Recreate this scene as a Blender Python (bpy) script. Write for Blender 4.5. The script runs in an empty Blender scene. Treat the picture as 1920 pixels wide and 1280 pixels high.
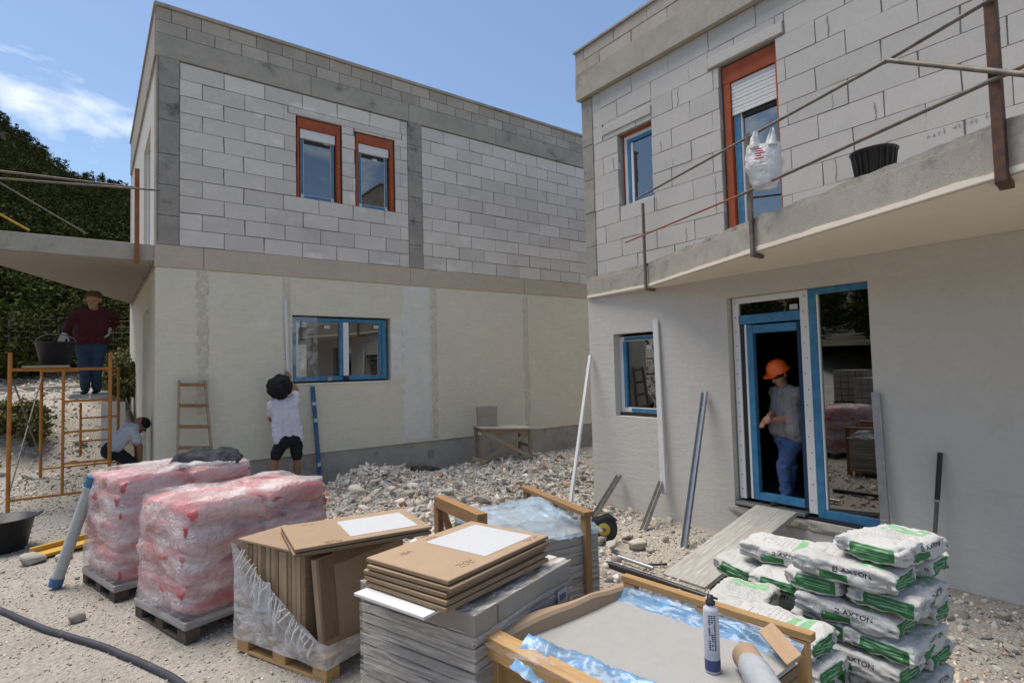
import bpy, bmesh, math, random
import numpy as np
from mathutils import Matrix, Vector, noise as mnoise
R = math.radians
random.seed(7); rng = np.random.default_rng(7)
SC = bpy.context.scene
COL = SC.collection
# ------------------------------------------------------------------ camera
FPX, CAMH = 1058.0, 1.8
_a, _p, _ro = math.atan2(.8, .6), math.atan(50/1058.), R(1.43)
FW = np.array([math.cos(_a)*math.cos(_p), math.sin(_a)*math.cos(_p), math.sin(_p)])
_r = np.array([math.sin(_a), -math.cos(_a), 0.0]); _u = np.cross(_r, FW)
RT = _r*math.cos(_ro) - _u*math.sin(_ro); UP = _u*math.cos(_ro) + _r*math.sin(_ro)
CP = np.array([0, 0, CAMH])
cam = bpy.data.cameras.new('camera'); co = bpy.data.objects.new('camera', cam); COL.objects.link(co)
co.matrix_world = Matrix(((RT[0], UP[0], -FW[0], 0), (RT[1], UP[1], -FW[1], 0), (RT[2], UP[2], -FW[2], CAMH), (0, 0, 0, 1)))
cam.sensor_width = 36; cam.lens = FPX/1920*36; cam.clip_start = .05; cam.clip_end = 3000
SC.camera = co
def ray(x, y): return FW + RT*((x-960)/FPX) - UP*((y-640)/FPX)
def at_z(x, y, z=0.): d = ray(x, y); return Vector(CP + d*(z-CAMH)/d[2])
def at_y(x, y, v): d = ray(x, y); return Vector(CP + d*v/d[1])
def at_x(x, y, v): d = ray(x, y); return Vector(CP + d*v/d[0])
# ------------------------------------------------------------------ world, sun, exposure
SUN_AZ, SUN_EL = R(124), R(72)
CLOUD_SEED = 6.85
W = bpy.data.worlds.new('World'); SC.world = W; W.use_nodes = True
nt = W.node_tree; N = nt.nodes; Lk = nt.links
bg = N['Background']; sky = N.new('ShaderNodeTexSky'); sky.sky_type = 'NISHITA'; sky.sun_disc = False
sky.sun_elevation = SUN_EL; sky.sun_rotation = math.pi/2 - SUN_AZ; sky.altitude = 200; sky.air_density = 1.15; sky.dust_density = .8; sky.ozone_density = 2.5
bg.inputs['Strength'].default_value = .073
tc = N.new('ShaderNodeTexCoord')
# broken cloud field over the whole sky: projected on a cloud deck so that clouds flatten towards the horizon
sep = N.new('ShaderNodeSeparateXYZ'); Lk.new(tc.outputs['Generated'], sep.inputs[0])
zz_ = N.new('ShaderNodeMath'); zz_.operation = 'ADD'; Lk.new(sep.outputs['Z'], zz_.inputs[0]); zz_.inputs[1].default_value = .28
inv = N.new('ShaderNodeMath'); inv.operation = 'DIVIDE'; inv.inputs[0].default_value = 1.; Lk.new(zz_.outputs[0], inv.inputs[1])
dk = N.new('ShaderNodeVectorMath'); dk.operation = 'SCALE'; Lk.new(tc.outputs['Generated'], dk.inputs[0]); Lk.new(inv.outputs[0], dk.inputs['Scale'])
nz = N.new('ShaderNodeTexNoise'); nz.noise_dimensions = '4D'; nz.inputs['W'].default_value = CLOUD_SEED; nz.inputs['Scale'].default_value = 1.7; nz.inputs['Detail'].default_value = 10; nz.inputs['Roughness'].default_value = .58; nz.inputs['Distortion'].default_value = .35
Lk.new(dk.outputs[0], nz.inputs['Vector'])
cr = N.new('ShaderNodeMapRange'); cr.inputs[1].default_value = .535; cr.inputs[2].default_value = .68; cr.inputs[4].default_value = .9; Lk.new(nz.outputs['Fac'], cr.inputs[0])
mx = N.new('ShaderNodeMix'); mx.data_type = 'RGBA'; Lk.new(cr.outputs[0], mx.inputs[0]); Lk.new(sky.outputs[0], mx.inputs[6]); mx.inputs[7].default_value = (9.5, 9.4, 9.2, 1)
Lk.new(mx.outputs[2], bg.inputs['Color'])
sl = bpy.data.lights.new('sun', 'SUN'); sl.energy = 2.2; sl.angle = R(38); sl.color = (1, .93, .83)
so = bpy.data.objects.new('sun', sl); COL.objects.link(so); so.location = (0, 0, 30)
sd = Vector((math.cos(SUN_AZ)*math.cos(SUN_EL), math.sin(SUN_AZ)*math.cos(SUN_EL), math.sin(SUN_EL)))
so.rotation_euler = sd.to_track_quat('Z', 'Y').to_euler()
SC.view_settings.view_transform = 'Standard'; SC.view_settings.look = 'None'; SC.view_settings.gamma = 1; SC.view_settings.exposure = 1.12
# ------------------------------------------------------------------ materials
def mat(name, col, col2=None, rough=.85, spec=.25, metal=0., var=.12, vs=3., fine=.08, fs=60., bump=.25, bs=60., bdist=.01, world=True,
        orand=0., stretch=(1, 1, 1), attr=None, stain=None, ss=1.2, st=.55, coat=0., mott=0., trowel=0., pits=0., streak=None, alpha=1.):
    m = bpy.data.materials.new(name); m.use_nodes = True; nt = m.node_tree; N = nt.nodes; L = nt.links
    p = N['Principled BSDF']; p.inputs['Roughness'].default_value = rough; p.inputs['Metallic'].default_value = metal
    p.inputs['Specular IOR Level'].default_value = spec; p.inputs['Coat Weight'].default_value = coat
    if world: src = N.new('ShaderNodeNewGeometry').outputs['Position']
    else:
        src = N.new('ShaderNodeTexCoord').outputs['Object']
        oi = N.new('ShaderNodeObjectInfo'); mu = N.new('ShaderNodeVectorMath'); mu.operation = 'MULTIPLY_ADD'
        cx = N.new('ShaderNodeCombineXYZ'); 
        for i in range(3): L.new(oi.outputs['Random'], cx.inputs[i])
        mu.inputs[1].default_value = (37, 53, 71); L.new(cx.outputs[0], mu.inputs[0]); L.new(src, mu.inputs[2]); src = mu.outputs[0]
    mp = N.new('ShaderNodeMapping'); mp.inputs['Scale'].default_value = stretch; L.new(src, mp.inputs[0]); v = mp.outputs[0]
    def nz(scale, det=4, ro=.55):
        n = N.new('ShaderNodeTexNoise'); n.inputs['Scale'].default_value = scale; n.inputs['Detail'].default_value = det; n.inputs['Roughness'].default_value = ro
        L.new(v, n.inputs['Vector']); return n.outputs['Fac']
    def math_(op, a, b):
        n = N.new('ShaderNodeMath'); n.operation = op
        for i, q in enumerate((a, b)):
            if isinstance(q, (int, float)): n.inputs[i].default_value = q
            else: L.new(q, n.inputs[i])
        return n.outputs[0]
    def mixc(f, a, b, blend='MIX'):
        n = N.new('ShaderNodeMix'); n.data_type = 'RGBA'; n.blend_type = blend
        for i, q in ((0, f), (6, a), (7, b)):
            if isinstance(q, (int, float)): n.inputs[i].default_value = q
            elif isinstance(q, tuple): n.inputs[i].default_value = q + (1,) if len(q) == 3 else q
            else: L.new(q, n.inputs[i])
        return n.outputs[2]
    def rngm(x, a, b, c=0., d=1.):
        n = N.new('ShaderNodeMapRange'); L.new(x, n.inputs[0])
        for i, q in enumerate((a, b, c, d)): n.inputs[i+1].default_value = q
        return n.outputs[0]
    n1 = nz(vs, 6, .6); n2 = nz(fs, 3)
    c = tuple(col)
    if attr:
        at = N.new('ShaderNodeAttribute'); at.attribute_name = attr; c = mixc(1., tuple(col), at.outputs['Color'], 'MULTIPLY')
    if col2: c = mixc(rngm(n1, .38, .62), c, tuple(col2))
    if stain: c = mixc(rngm(nz(ss, 7, .65), st, st+.16), c, tuple(stain))
    if streak:
        # streak = (colour, mapping scale, lo, hi)
        mp2 = N.new('ShaderNodeMapping'); mp2.inputs['Scale'].default_value = streak[1]; L.new(src, mp2.inputs[0])
        n = N.new('ShaderNodeTexNoise'); n.inputs['Scale'].default_value = 1; n.inputs['Detail'].default_value = 5; L.new(mp2.outputs[0], n.inputs['Vector'])
        c = mixc(rngm(n.outputs['Fac'], streak[2], streak[3]), c, tuple(streak[0]))
    f = math_('ADD', math_('MULTIPLY', math_('SUBTRACT', n1, .5), var*2), 1.)
    f = math_('ADD', f, math_('MULTIPLY', math_('SUBTRACT', n2, .5), fine*2))
    if mott:
        for sc_n, am in ((.7, .55), (4.5, .6), (19, .55), (75, .5)): f = math_('ADD', f, math_('MULTIPLY', math_('SUBTRACT', nz(sc_n, 8, .7), .5), am*mott*2))
    hx = None
    if trowel:
        mpt = N.new('ShaderNodeMapping'); mpt.inputs['Scale'].default_value = (1.3, 1.3, 6.5); mpt.inputs['Rotation'].default_value = (.12, .16, 0); L.new(src, mpt.inputs[0])
        nt_ = N.new('ShaderNodeTexNoise'); nt_.inputs['Scale'].default_value = 2.2; nt_.inputs['Detail'].default_value = 7; nt_.inputs['Roughness'].default_value = .62; nt_.inputs['Distortion'].default_value = 1.4; L.new(mpt.outputs[0], nt_.inputs['Vector'])
        hx = nt_.outputs['Fac']; f = math_('ADD', f, math_('MULTIPLY', math_('SUBTRACT', hx, .5), trowel*2))
    if pits:
        vo = N.new('ShaderNodeTexVoronoi'); vo.inputs['Scale'].default_value = 26; L.new(v, vo.inputs['Vector']); pm = math_('MULTIPLY', rngm(vo.outputs['Distance'], .10, .20, 1., 0.), rngm(nz(5, 3), .48, .58)); f = math_('SUBTRACT', f, math_('MULTIPLY', pm, pits))
    if orand:
        oi = N.new('ShaderNodeObjectInfo'); f = math_('ADD', f, math_('MULTIPLY', math_('SUBTRACT', oi.outputs['Random'], .5), orand*2))
    vm = N.new('ShaderNodeVectorMath'); vm.operation = 'SCALE'
    if isinstance(c, tuple):
        rgb = N.new('ShaderNodeRGB'); rgb.outputs[0].default_value = c+(1,); c = rgb.outputs[0]
    L.new(c, vm.inputs[0]); L.new(f, vm.inputs['Scale']); L.new(vm.outputs[0], p.inputs['Base Color'])
    if bump:
        b = N.new('ShaderNodeBump'); b.inputs['Strength'].default_value = bump; b.inputs['Distance'].default_value = bdist
        hh_ = math_('ADD', nz(bs, 5, .6), math_('MULTIPLY', n1, .8)); hh_ = math_('ADD', hh_, math_('MULTIPLY', hx, 1.6)) if hx is not None else hh_; L.new(hh_, b.inputs['Height']); L.new(b.outputs[0], p.inputs['Normal'])
    if alpha < 1: p.inputs['Alpha'].default_value = alpha
    return m
def film(name, col, lo, hi, amin, amax, mscale=(3, 3, 30), rough=.18, bump=.6, bs=9.):
    m = bpy.data.materials.new(name); m.use_nodes = True; N = m.node_tree.nodes; L = m.node_tree.links
    p = N['Principled BSDF']; p.inputs['Base Color'].default_value = col+(1,); p.inputs['Roughness'].default_value = rough; p.inputs['Specular IOR Level'].default_value = .5
    g = N.new('ShaderNodeTexCoord'); mp = N.new('ShaderNodeMapping'); mp.inputs['Scale'].default_value = mscale; L.new(g.outputs['Object'], mp.inputs[0])
    n = N.new('ShaderNodeTexNoise'); n.inputs['Scale'].default_value = 1; n.inputs['Detail'].default_value = 5; n.inputs['Distortion'].default_value = .8; L.new(mp.outputs[0], n.inputs['Vector'])
    mr = N.new('ShaderNodeMapRange'); L.new(n.outputs['Fac'], mr.inputs[0])
    for i, q in enumerate((lo, hi, amin, amax)): mr.inputs[i+1].default_value = q
    L.new(mr.outputs[0], p.inputs['Alpha'])
    n2 = N.new('ShaderNodeTexNoise'); n2.inputs['Scale'].default_value = bs; n2.inputs['Detail'].default_value = 4; n2.inputs['Distortion'].default_value = 1.5; L.new(g.outputs['Object'], n2.inputs['Vector'])
    b = N.new('ShaderNodeBump'); b.inputs['Strength'].default_value = bump; b.inputs['Distance'].default_value = .03; L.new(n2.outputs['Fac'], b.inputs['Height']); L.new(b.outputs[0], p.inputs['Normal'])
    return m
def glassmat(name, tint=.5, boost=.14):
    m = bpy.data.materials.new(name); m.use_nodes = True; N = m.node_tree.nodes; L = m.node_tree.links
    out = N['Material Output']; N.remove(N['Principled BSDF'])
    t = N.new('ShaderNodeBsdfTransparent'); t.inputs[0].default_value = (tint, tint*1.02, tint*1.03, 1)
    g = N.new('ShaderNodeBsdfGlossy'); g.inputs['Roughness'].default_value = .004
    f = N.new('ShaderNodeFresnel'); f.inputs[0].default_value = 1.52
    a = N.new('ShaderNodeMath'); a.operation = 'MULTIPLY_ADD'; a.inputs[1].default_value = 2.2; a.inputs[2].default_value = boost; a.use_clamp = True
    L.new(f.outputs[0], a.inputs[0]); mi = N.new('ShaderNodeMixShader'); L.new(a.outputs[0], mi.inputs[0]); L.new(t.outputs[0], mi.inputs[1]); L.new(g.outputs[0], mi.inputs[2]); L.new(mi.outputs[0], out.inputs[0])
    return m
m_conc = mat('concrete', (.40, .36, .30), (.31, .285, .24), var=.25, vs=2.5, stain=(.12, .115, .105), ss=2.2, st=.58, bump=.35, bs=45, mott=.28, pits=.25)
m_concl = mat('concrete_light', (.40, .365, .31), (.33, .30, .255), var=.16, vs=3, bump=.35, bs=70, stain=(.23, .21, .19), ss=5, mott=.22, pits=.3)
m_column = mat('concrete_column', (.345, .315, .27), (.26, .24, .21), var=.3, vs=5, stain=(.09, .088, .083), ss=3.2, st=.55, bump=.6, bs=35, mott=.34, pits=.35)
m_block = mat('aerated_block', (.63, .575, .51), (.57, .525, .47), var=.12, vs=1.6, orand=.10, streak=((.72, .675, .61), (1.7, 1.7, 3.), .60, .72), bump=.25, bs=120, bdist=.004, stain=(.50, .455, .41), ss=1.1, st=.58, mott=.16, pits=.12)
m_blockw = mat('aerated_block_white', (.50, .475, .44), (.455, .435, .405), var=.1, vs=1.3, orand=.05, bump=.25, bs=90, bdist=.004, stain=(.42, .42, .41), ss=1.6, st=.62, mott=.13, pits=.10)
m_pblock = mat('parapet_block', (.42, .37, .31), (.345, .305, .26), var=.2, vs=3, orand=.15, bump=.4, bs=60, mott=.26, pits=.2)
m_mortar = mat('joint_mortar', (.25, .23, .205), var=.2, bump=.3)
m_mortarw = mat('joint_mortar_pale', (.31, .30, .285), var=.2, bump=.3)
m_band = mat('band_render', (.52, .43, .325), (.47, .395, .305), var=.15, vs=4, stain=(.44, .40, .34), ss=2.5, bump=.5, bs=40, mott=.2, trowel=.06)
m_green = mat('base_coat_plaster', (.68, .62, .485), (.625, .575, .45), var=.10, vs=.9, fine=.05, fs=25, bump=.35, bs=14, bdist=.012, stain=(.66, .625, .52), ss=1.6, mott=.10, trowel=.13)
m_greend = mat('rough_mortar', (.64, .585, .465), (.565, .515, .41), var=.3, vs=9, fine=.2, bump=1, bs=22, bdist=.03)
m_patch = mat('pale_render', (.70, .67, .60), (.64, .61, .545), var=.12, vs=3, bump=.4, bs=25, mott=.14, trowel=.1)
m_plast = mat('white_render', (.55, .525, .475), (.515, .49, .445), var=.07, vs=1.1, fine=.04, fs=18, bump=.25, bs=9, bdist=.012, stain=(.50, .47, .41), ss=1.8, st=.58, mott=.06, trowel=.045, pits=.08)
m_soff = mat('soffit_render', (.74, .67, .56), (.70, .63, .53), var=.06, vs=1., bump=.15, bs=12, trowel=.05, mott=.05)
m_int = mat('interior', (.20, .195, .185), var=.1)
m_white = mat('white_upvc', (.68, .67, .65), rough=.35, spec=.4, var=.04, bump=.05, stain=(.55, .55, .53), ss=6, st=.6)
m_blue = mat('blue_film', (.035, .155, .29), (.05, .20, .35), rough=.35, spec=.4, var=.12, vs=9, bump=.3, bs=25)
m_orange = mat('orange_board', (.37, .088, .032), (.29, .065, .026), rough=.6, var=.15, vs=8, bump=.2, bs=60)
m_blackp = mat('black_plastic', (.018, .018, .02), rough=.45, spec=.4, var=.3, vs=8, bump=.2, bs=30, stain=(.07, .068, .065), ss=9, st=.6)
m_shut = mat('shutter_slats', (.66, .66, .65), rough=.45, var=.04)
m_glass = glassmat('window_glass', .36, .16)
m_steel = mat('galvanised_steel', (.42, .43, .44), (.34, .35, .36), rough=.38, metal=.85, var=.15, vs=12, bump=.1, stain=(.55, .54, .52), ss=14, st=.6)
m_whitem = mat('white_metal', (.62, .62, .61), rough=.45, var=.05, stain=(.5, .49, .46), ss=7, st=.62)
m_rust = mat('rusty_steel', (.075, .05, .042), (.12, .06, .038), rough=.75, var=.3, vs=14, bump=.3, bs=120)
m_greybar = mat('grey_steel_bar', (.13, .12, .105), (.19, .16, .13), rough=.6, metal=.3, var=.2, vs=10)
m_orust = mat('red_lead_bar', (.30, .11, .05), (.20, .08, .04), rough=.7, var=.3, vs=9)
m_scaf = mat('orange_scaffold_paint', (.46, .20, .035), (.36, .13, .03), rough=.55, var=.2, vs=8, bump=.25, bs=50, stain=(.25, .13, .07), ss=9, st=.56)
WK = dict(world=False, stretch=(2.2, 26, 26), orand=.15, bump=.35, bs=6)
m_wood = mat('pine_wood', (.45, .285, .13), (.35, .20, .085), var=.22, vs=1.6, fine=.12, fs=9, **WK)
m_woodb = mat('aged_pine', (.30, .18, .085), (.22, .125, .06), var=.25, vs=1.6, fine=.12, fs=9, **WK)
m_woodg = mat('weathered_wood', (.33, .25, .175), (.24, .175, .12), var=.25, vs=1.6, fine=.15, fs=9, stain=(.36, .34, .31), ss=3, **WK)
m_wooddk = mat('dark_pallet_wood', (.10, .075, .055), (.07, .055, .042), var=.3, vs=2, fine=.15, fs=9, **WK)
m_plank = mat('cement_stained_plank', (.36, .345, .315), (.27, .255, .23), var=.25, vs=1.2, fine=.22, fs=3, stain=(.46, .445, .415), ss=1.8, st=.52, **WK)
m_yellow = mat('yellow_formwork', (.50, .30, .05), (.40, .22, .04), var=.2, vs=1.5, fine=.1, stain=(.5, .46, .40), ss=2, st=.6, **WK)
m_card = mat('cardboard', (.345, .245, .16), (.305, .215, .138), world=False, orand=.10, var=.1, vs=3, fine=.05, bump=.1, bs=30, mott=.12)
m_cardd = mat('cardboard_edge', (.25, .17, .10), (.19, .13, .08), world=False, orand=.16, var=.2, vs=12, stretch=(1, 1, 6), bump=.3, bs=20)
m_cardg = mat('grey_carton', (.33, .295, .255), (.29, .26, .225), world=False, orand=.14, var=.12, vs=5, bump=.2, bs=30, mott=.15)
m_paper = mat('white_label', (.48, .485, .49), rough=.6, var=.03, world=False)
m_slab = mat('grey_porcelain_slab', (.345, .335, .315), (.315, .305, .29), world=True, rough=.5, var=.1, vs=14, fine=.1, fs=130, bump=.12, bs=90, bdist=.003, mott=.10)
m_bluefilm2 = film('pale_blue_film', (.38, .50, .60), .35, .66, .25, .75, (5, 5, 5), .12, .6, 7)
m_bluefilm = film('blue_plastic_film', (.17, .36, .60), .32, .68, .30, .85, (5, 5, 5), .22, .25, 6)
m_clear = film('clear_stretch_film', (.72, .72, .72), .42, .75, .03, .4, (4, 4, 4), .12, .7, 14)
m_clear2 = film('streaky_stretch_film', (.60, .57, .53), .42, .62, .04, .55, (3.5, 3.5, 60), .18, .5, 14)
m_milky = film('milky_stretch_film', (.80, .735, .725), .34, .66, .10, .70, (1.9, 1.9, 5.5), .13, 1., 15)
m_fold = film('bunched_film', (.80, .80, .80), .35, .6, .25, .9, (30, 30, 4), .2, .9, 16)
m_red = mat('red_bag_plastic', (.52, .11, .11), (.42, .075, .08), rough=.35, spec=.4, world=False, var=.2, vs=5, orand=.12, bump=.5, bs=14, bdist=.02, stain=(.60, .34, .34), ss=3, st=.5)
m_bagw = mat('white_bag_paper', (.47, .46, .44), rough=.65, world=False, orand=.10, var=.10, vs=6, mott=.10, bump=.8, bs=17, bdist=.02, stain=(.40, .385, .355), ss=4, st=.56)
m_bagg = mat('green_print', (.030, .125, .042), (.040, .155, .055), rough=.6, world=False, var=.1, vs=8, bump=.4, bs=22, bdist=.012)
m_baggl = mat('pale_green_print', (.20, .40, .21), rough=.6, world=False, var=.1, vs=8)
m_ink = mat('dark_print', (.035, .04, .04), rough=.6, bump=0)
m_inkb = mat('brown_print', (.14, .08, .045), rough=.7, bump=0)
m_inkp = mat('pale_print', (.72, .74, .72), rough=.6, bump=0)
m_pipe = mat('pvc_pipe_dusty', (.42, .44, .42), (.36, .375, .36), rough=.55, var=.12, vs=9, stain=(.50, .48, .44), ss=10)
m_pipeb = mat('blue_cap', (.06, .14, .26), rough=.5, var=.15, vs=12, stain=(.25, .28, .32), ss=20, st=.6)
m_hose = mat('black_hose', (.045, .045, .055), rough=.5, var=.2, vs=6, stain=(.16, .15, .14), ss=9, st=.58)
m_jacket = mat('dark_cloth', (.022, .024, .03), (.035, .037, .045), var=.3, vs=9, bump=.6, bs=30)
m_canw = mat('can_label', (.46, .46, .50), rough=.35, spec=.5, var=.06, vs=20, bump=0)
m_canb = mat('can_blue', (.045, .06, .16), rough=.35, bump=0)
m_yel = mat('yellow_plastic', (.48, .38, .06), rough=.5, var=.15, vs=20)
m_pbag = film('carrier_bag_film', (.66, .66, .65), .3, .62, .45, .82, (6, 6, 4), .4, .7, 11)
m_pink = mat('red_print', (.55, .12, .12), bump=0)
m_stone = mat('limestone', (.46, .42, .355), None, world=False, var=.22, vs=8, fine=.15, bump=.7, bs=25, orand=.22, bdist=.02)
m_rubble = mat('rubble_stone', (.485, .45, .40), None, attr='tone', var=.12, vs=12, fine=.15, fs=90, bump=.5, bs=50)
m_soil = mat('rubble_ground', (.42, .38, .325), (.35, .315, .27), var=.3, vs=1.7, fine=.45, fs=45, bump=1, bs=28, bdist=.05, stain=(.36, .32, .27), ss=1.3, st=.54, mott=.5)
m_trunk = mat('bark', (.08, .06, .045), var=.2)
m_leaf = mat('pine_needles', (.062, .068, .020), (.040, .046, .014), attr='tone', var=.3, vs=.5, bump=0, rough=.9, spec=.03, world=True)
m_hill = mat('hill_soil', (.045, .05, .022), (.08, .068, .042), var=.4, vs=.25, bump=0)
m_dry = mat('dry_leaves', (.085, .085, .03), (.06, .065, .025), var=.3, vs=3, bump=0)
m_skin = mat('skin', (.25, .125, .075), rough=.55, var=.1, vs=9, bump=.1)
m_skinl = mat('skin_light', (.32, .165, .105), rough=.55, var=.1, vs=9, bump=.1)
m_hair = mat('black_hair', (.010, .009, .009), rough=.7, var=.3, vs=30, bump=1, bs=60)
CLO = dict(var=.12, vs=8, bump=.5, bs=22, bdist=.015, rough=.9)
m_twhite = mat('white_cotton', (.60, .58, .66), **CLO); m_tgrey = mat('grey_cotton', (.42, .42, .45), **CLO); m_black = mat('black_cloth', (.014, .014, .018), **CLO)
m_maroon = mat('maroon_knit', (.065, .014, .018), **CLO); m_jeans = mat('blue_jeans', (.032, .052, .085), **CLO); m_polo = mat('grey_polo', (.22, .21, .21), **CLO)
m_jeans2 = mat('indigo_jeans', (.05, .085, .20), **CLO)
m_shoe = mat('dark_shoe', (.02, .018, .017), bump=.2); m_hat = mat('orange_hard_hat', (.75, .11, .012), rough=.35, spec=.5, var=.05, bump=0); m_glove = mat('pale_glove', (.42, .40, .38), **CLO)
m_cap = mat('brown_cap', (.10, .06, .035), **CLO); m_eye = mat('eye', (.015, .012, .01), rough=.2, bump=0)
m_torn = film('torn_stretch_film', (.62, .60, .60), .30, .62, .35, .80, (5, 5, 14), .15, .9, 14)
m_topfilm = film('crinkled_top_film', (.78, .76, .72), .46, .62, .02, .75, (9, 26, 9), .15, .8, 16)
m_paper2 = mat('shipping_label', (.48, .46, .44), var=.05, bump=0); m_inkg = mat('grey_print', (.16, .15, .15), bump=0); m_inkgrey = mat('soft_grey_print', (.30, .30, .32), bump=0)
m_footing = mat('earthy_footing', (.125, .095, .07), (.08, .062, .047), var=.3, vs=6, fine=.2, bump=1, bs=25, bdist=.03, stain=(.24, .215, .18), ss=5, st=.58)
m_greypaper = mat('grey_wrap_paper', (.34, .35, .37), rough=.5, var=.12, vs=14, bump=.3, bs=30)
m_woodoff = mat('brown_offcut', (.40, .27, .165), (.35, .23, .14), var=.15, vs=2, fine=.08, fs=9, **WK); m_woodpale = mat('cement_caked_board', (.42, .375, .32), (.35, .30, .25), var=.2, vs=2, fine=.12, fs=9, **WK)
m_bagl = mat('green_print_lines', (.17, .30, .18), rough=.6, world=False, var=.1); m_greybar2 = mat('dull_zinc', (.26, .25, .23), (.33, .32, .30), rough=.5, metal=.4, var=.2, vs=10)
m_leveldusty = mat('dusty_blue', (.03, .09, .20), (.045, .12, .24), rough=.5, var=.2, vs=9, stain=(.30, .33, .36), ss=7, st=.54); m_hblock = mat('hollow_block_concrete', (.33, .285, .235), (.29, .25, .21), var=.15, vs=9, bump=.5, bs=60)
# ------------------------------------------------------------------ object helpers
WM = {}
I4 = Matrix.Identity(4)
def link(name, me, parent=None, M=None):
    o = bpy.data.objects.new(name, me); COL.objects.link(o); M = M or I4.copy(); WM[o.name] = M
    if parent is not None: o.parent = parent; o.matrix_basis = WM[parent.name].inverted() @ M
    else: o.matrix_basis = M
    return o
def tag(o, label=None, cat=None, group=None, kind=None):
    for k, v in (('label', label), ('category', cat), ('group', group), ('kind', kind)):
        if v: o[k] = v
    return o
def thing(name, label, cat, loc, rz=0., group=None):
    return tag(link(name, None, None, Matrix.Translation(Vector(loc)) @ Matrix.Rotation(rz, 4, 'Z')), label, cat, group)
class MB:
    def __init__(s): s.v = []; s.f = []; s.mi = []; s.sm = []
    def add(s, v, f, mi=0, sm=False):
        b = len(s.v); s.v += [tuple(p) for p in v]
        for q in f: s.f.append(tuple(b+i for i in q)); s.mi.append(mi); s.sm.append(sm)
        return s
    def box(s, x0, x1, y0, y1, z0, z1, mi=0, M=None):
        v = [Vector((x, y, z)) for z in (z0, z1) for y in (y0, y1) for x in (x0, x1)]
        if M: v = [M @ p for p in v]
        return s.add(v, [(0, 2, 3, 1), (4, 5, 7, 6), (0, 1, 5, 4), (2, 6, 7, 3), (0, 4, 6, 2), (1, 3, 7, 5)], mi)
    def tube(s, pts, rad, n=10, mi=0, cap=True, sm=True):
        pts = [Vector(p) for p in pts]; rads = rad if isinstance(rad, (list, tuple)) else [rad]*len(pts)
        rings = []; ref = None
        for i, p in enumerate(pts):
            t = (pts[min(i+1, len(pts)-1)] - pts[max(i-1, 0)]).normalized()
            if ref is None: ref = t.orthogonal().normalized()
            ref = (ref - t*ref.dot(t)).normalized(); bi = t.cross(ref)
            rings.append([p + (ref*math.cos(a)+bi*math.sin(a))*rads[i] for a in (2*math.pi*k/n for k in range(n))])
        v = [q for r in rings for q in r]
        f = [(i*n+k, i*n+(k+1) % n, (i+1)*n+(k+1) % n, (i+1)*n+k) for i in range(len(pts)-1) for k in range(n)]
        s.add(v, f, mi, sm)
        if cap: s.add(rings[0], [tuple(range(n))[::-1]], mi); s.add(rings[-1], [tuple(range(n))], mi)
        return s
    def lathe(s, prof, c=(0, 0, 0), n=24, mi=0, sm=True, M=None):
        v = []; c = Vector(c)
        for r, z in prof:
            for k in range(n):
                p = Vector((r*math.cos(2*math.pi*k/n), r*math.sin(2*math.pi*k/n), z)); v.append((M @ p if M else p)+c)
        f = [(i*n+k, i*n+(k+1) % n, (i+1)*n+(k+1) % n, (i+1)*n+k) for i in range(len(prof)-1) for k in range(n)]
        return s.add(v, f, mi, sm)
    def mesh(s, name, mats):
        me = bpy.data.meshes.new(name); me.from_pydata([tuple(p) for p in s.v], [], s.f)
        for m in (mats if isinstance(mats, (list, tuple)) else [mats]): me.materials.append(m)
        me.polygons.foreach_set('material_index', s.mi); me.polygons.foreach_set('use_smooth', s.sm); me.update(); return me
    def build(s, name, mats, parent=None, M=None, bevel=0.):
        # mesh verts given in world coords when M is None
        o = link(name, s.mesh(name, mats), parent, M)
        if bevel: b = o.modifiers.new('bevel', 'BEVEL'); b.width = bevel; b.segments = 2; b.limit_method = 'ANGLE'; b.angle_limit = R(40)
        return o
def frame3(p0, p1, up=(0, 0, 1)):
    p0 = Vector(p0); p1 = Vector(p1); x = (p1-p0).normalized(); u = Vector(up)
    if abs(x.dot(u)) > .98: u = Vector((0, 1, 0)) if abs(x.y) < .9 else Vector((1, 0, 0))
    y = u.cross(x).normalized(); z = x.cross(y)
    M = Matrix((x, y, z)).transposed().to_4x4(); M.translation = (p0+p1)/2; return M, (p1-p0).length
def beam(name, p0, p1, w, h, m, parent=None, up=(0, 0, 1), bevel=.003):
    M, L = frame3(p0, p1, up); return MB().box(-L/2, L/2, -w/2, w/2, -h/2, h/2).build(name, m, parent, M, bevel)
def rod(name, p0, p1, r, m, parent=None, n=10):
    M, L = frame3(p0, p1); return MB().tube([(-L/2, 0, 0), (L/2, 0, 0)], r, n).build(name, m, parent, M)
def wbox(name, x0, x1, y0, y1, z0, z1, m, parent=None, bevel=.003):
    c = Vector(((x0+x1)/2, (y0+y1)/2, (z0+z1)/2)); a, b, d = abs(x1-x0)/2, abs(y1-y0)/2, abs(z1-z0)/2
    return MB().box(-a, a, -b, b, -d, d).build(name, m, parent, Matrix.Translation(c), bevel)
def copy_tree(o, parent=None):
    c = o.copy(); COL.objects.link(c); c.parent = parent
    for ch in o.children: copy_tree(ch, c)
    return c
def fbm(x, y, s=1., oct=4):
    t = 0; a = .5
    for i in range(oct): t += a*mnoise.noise((x*s*2**i+3.1*i, y*s*2**i-1.7*i, 5.5)); a *= .5
    return t
def sm(a, b, x): t = min(1, max(0, (x-a)/(b-a))); return t*t*(3-2*t)
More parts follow.
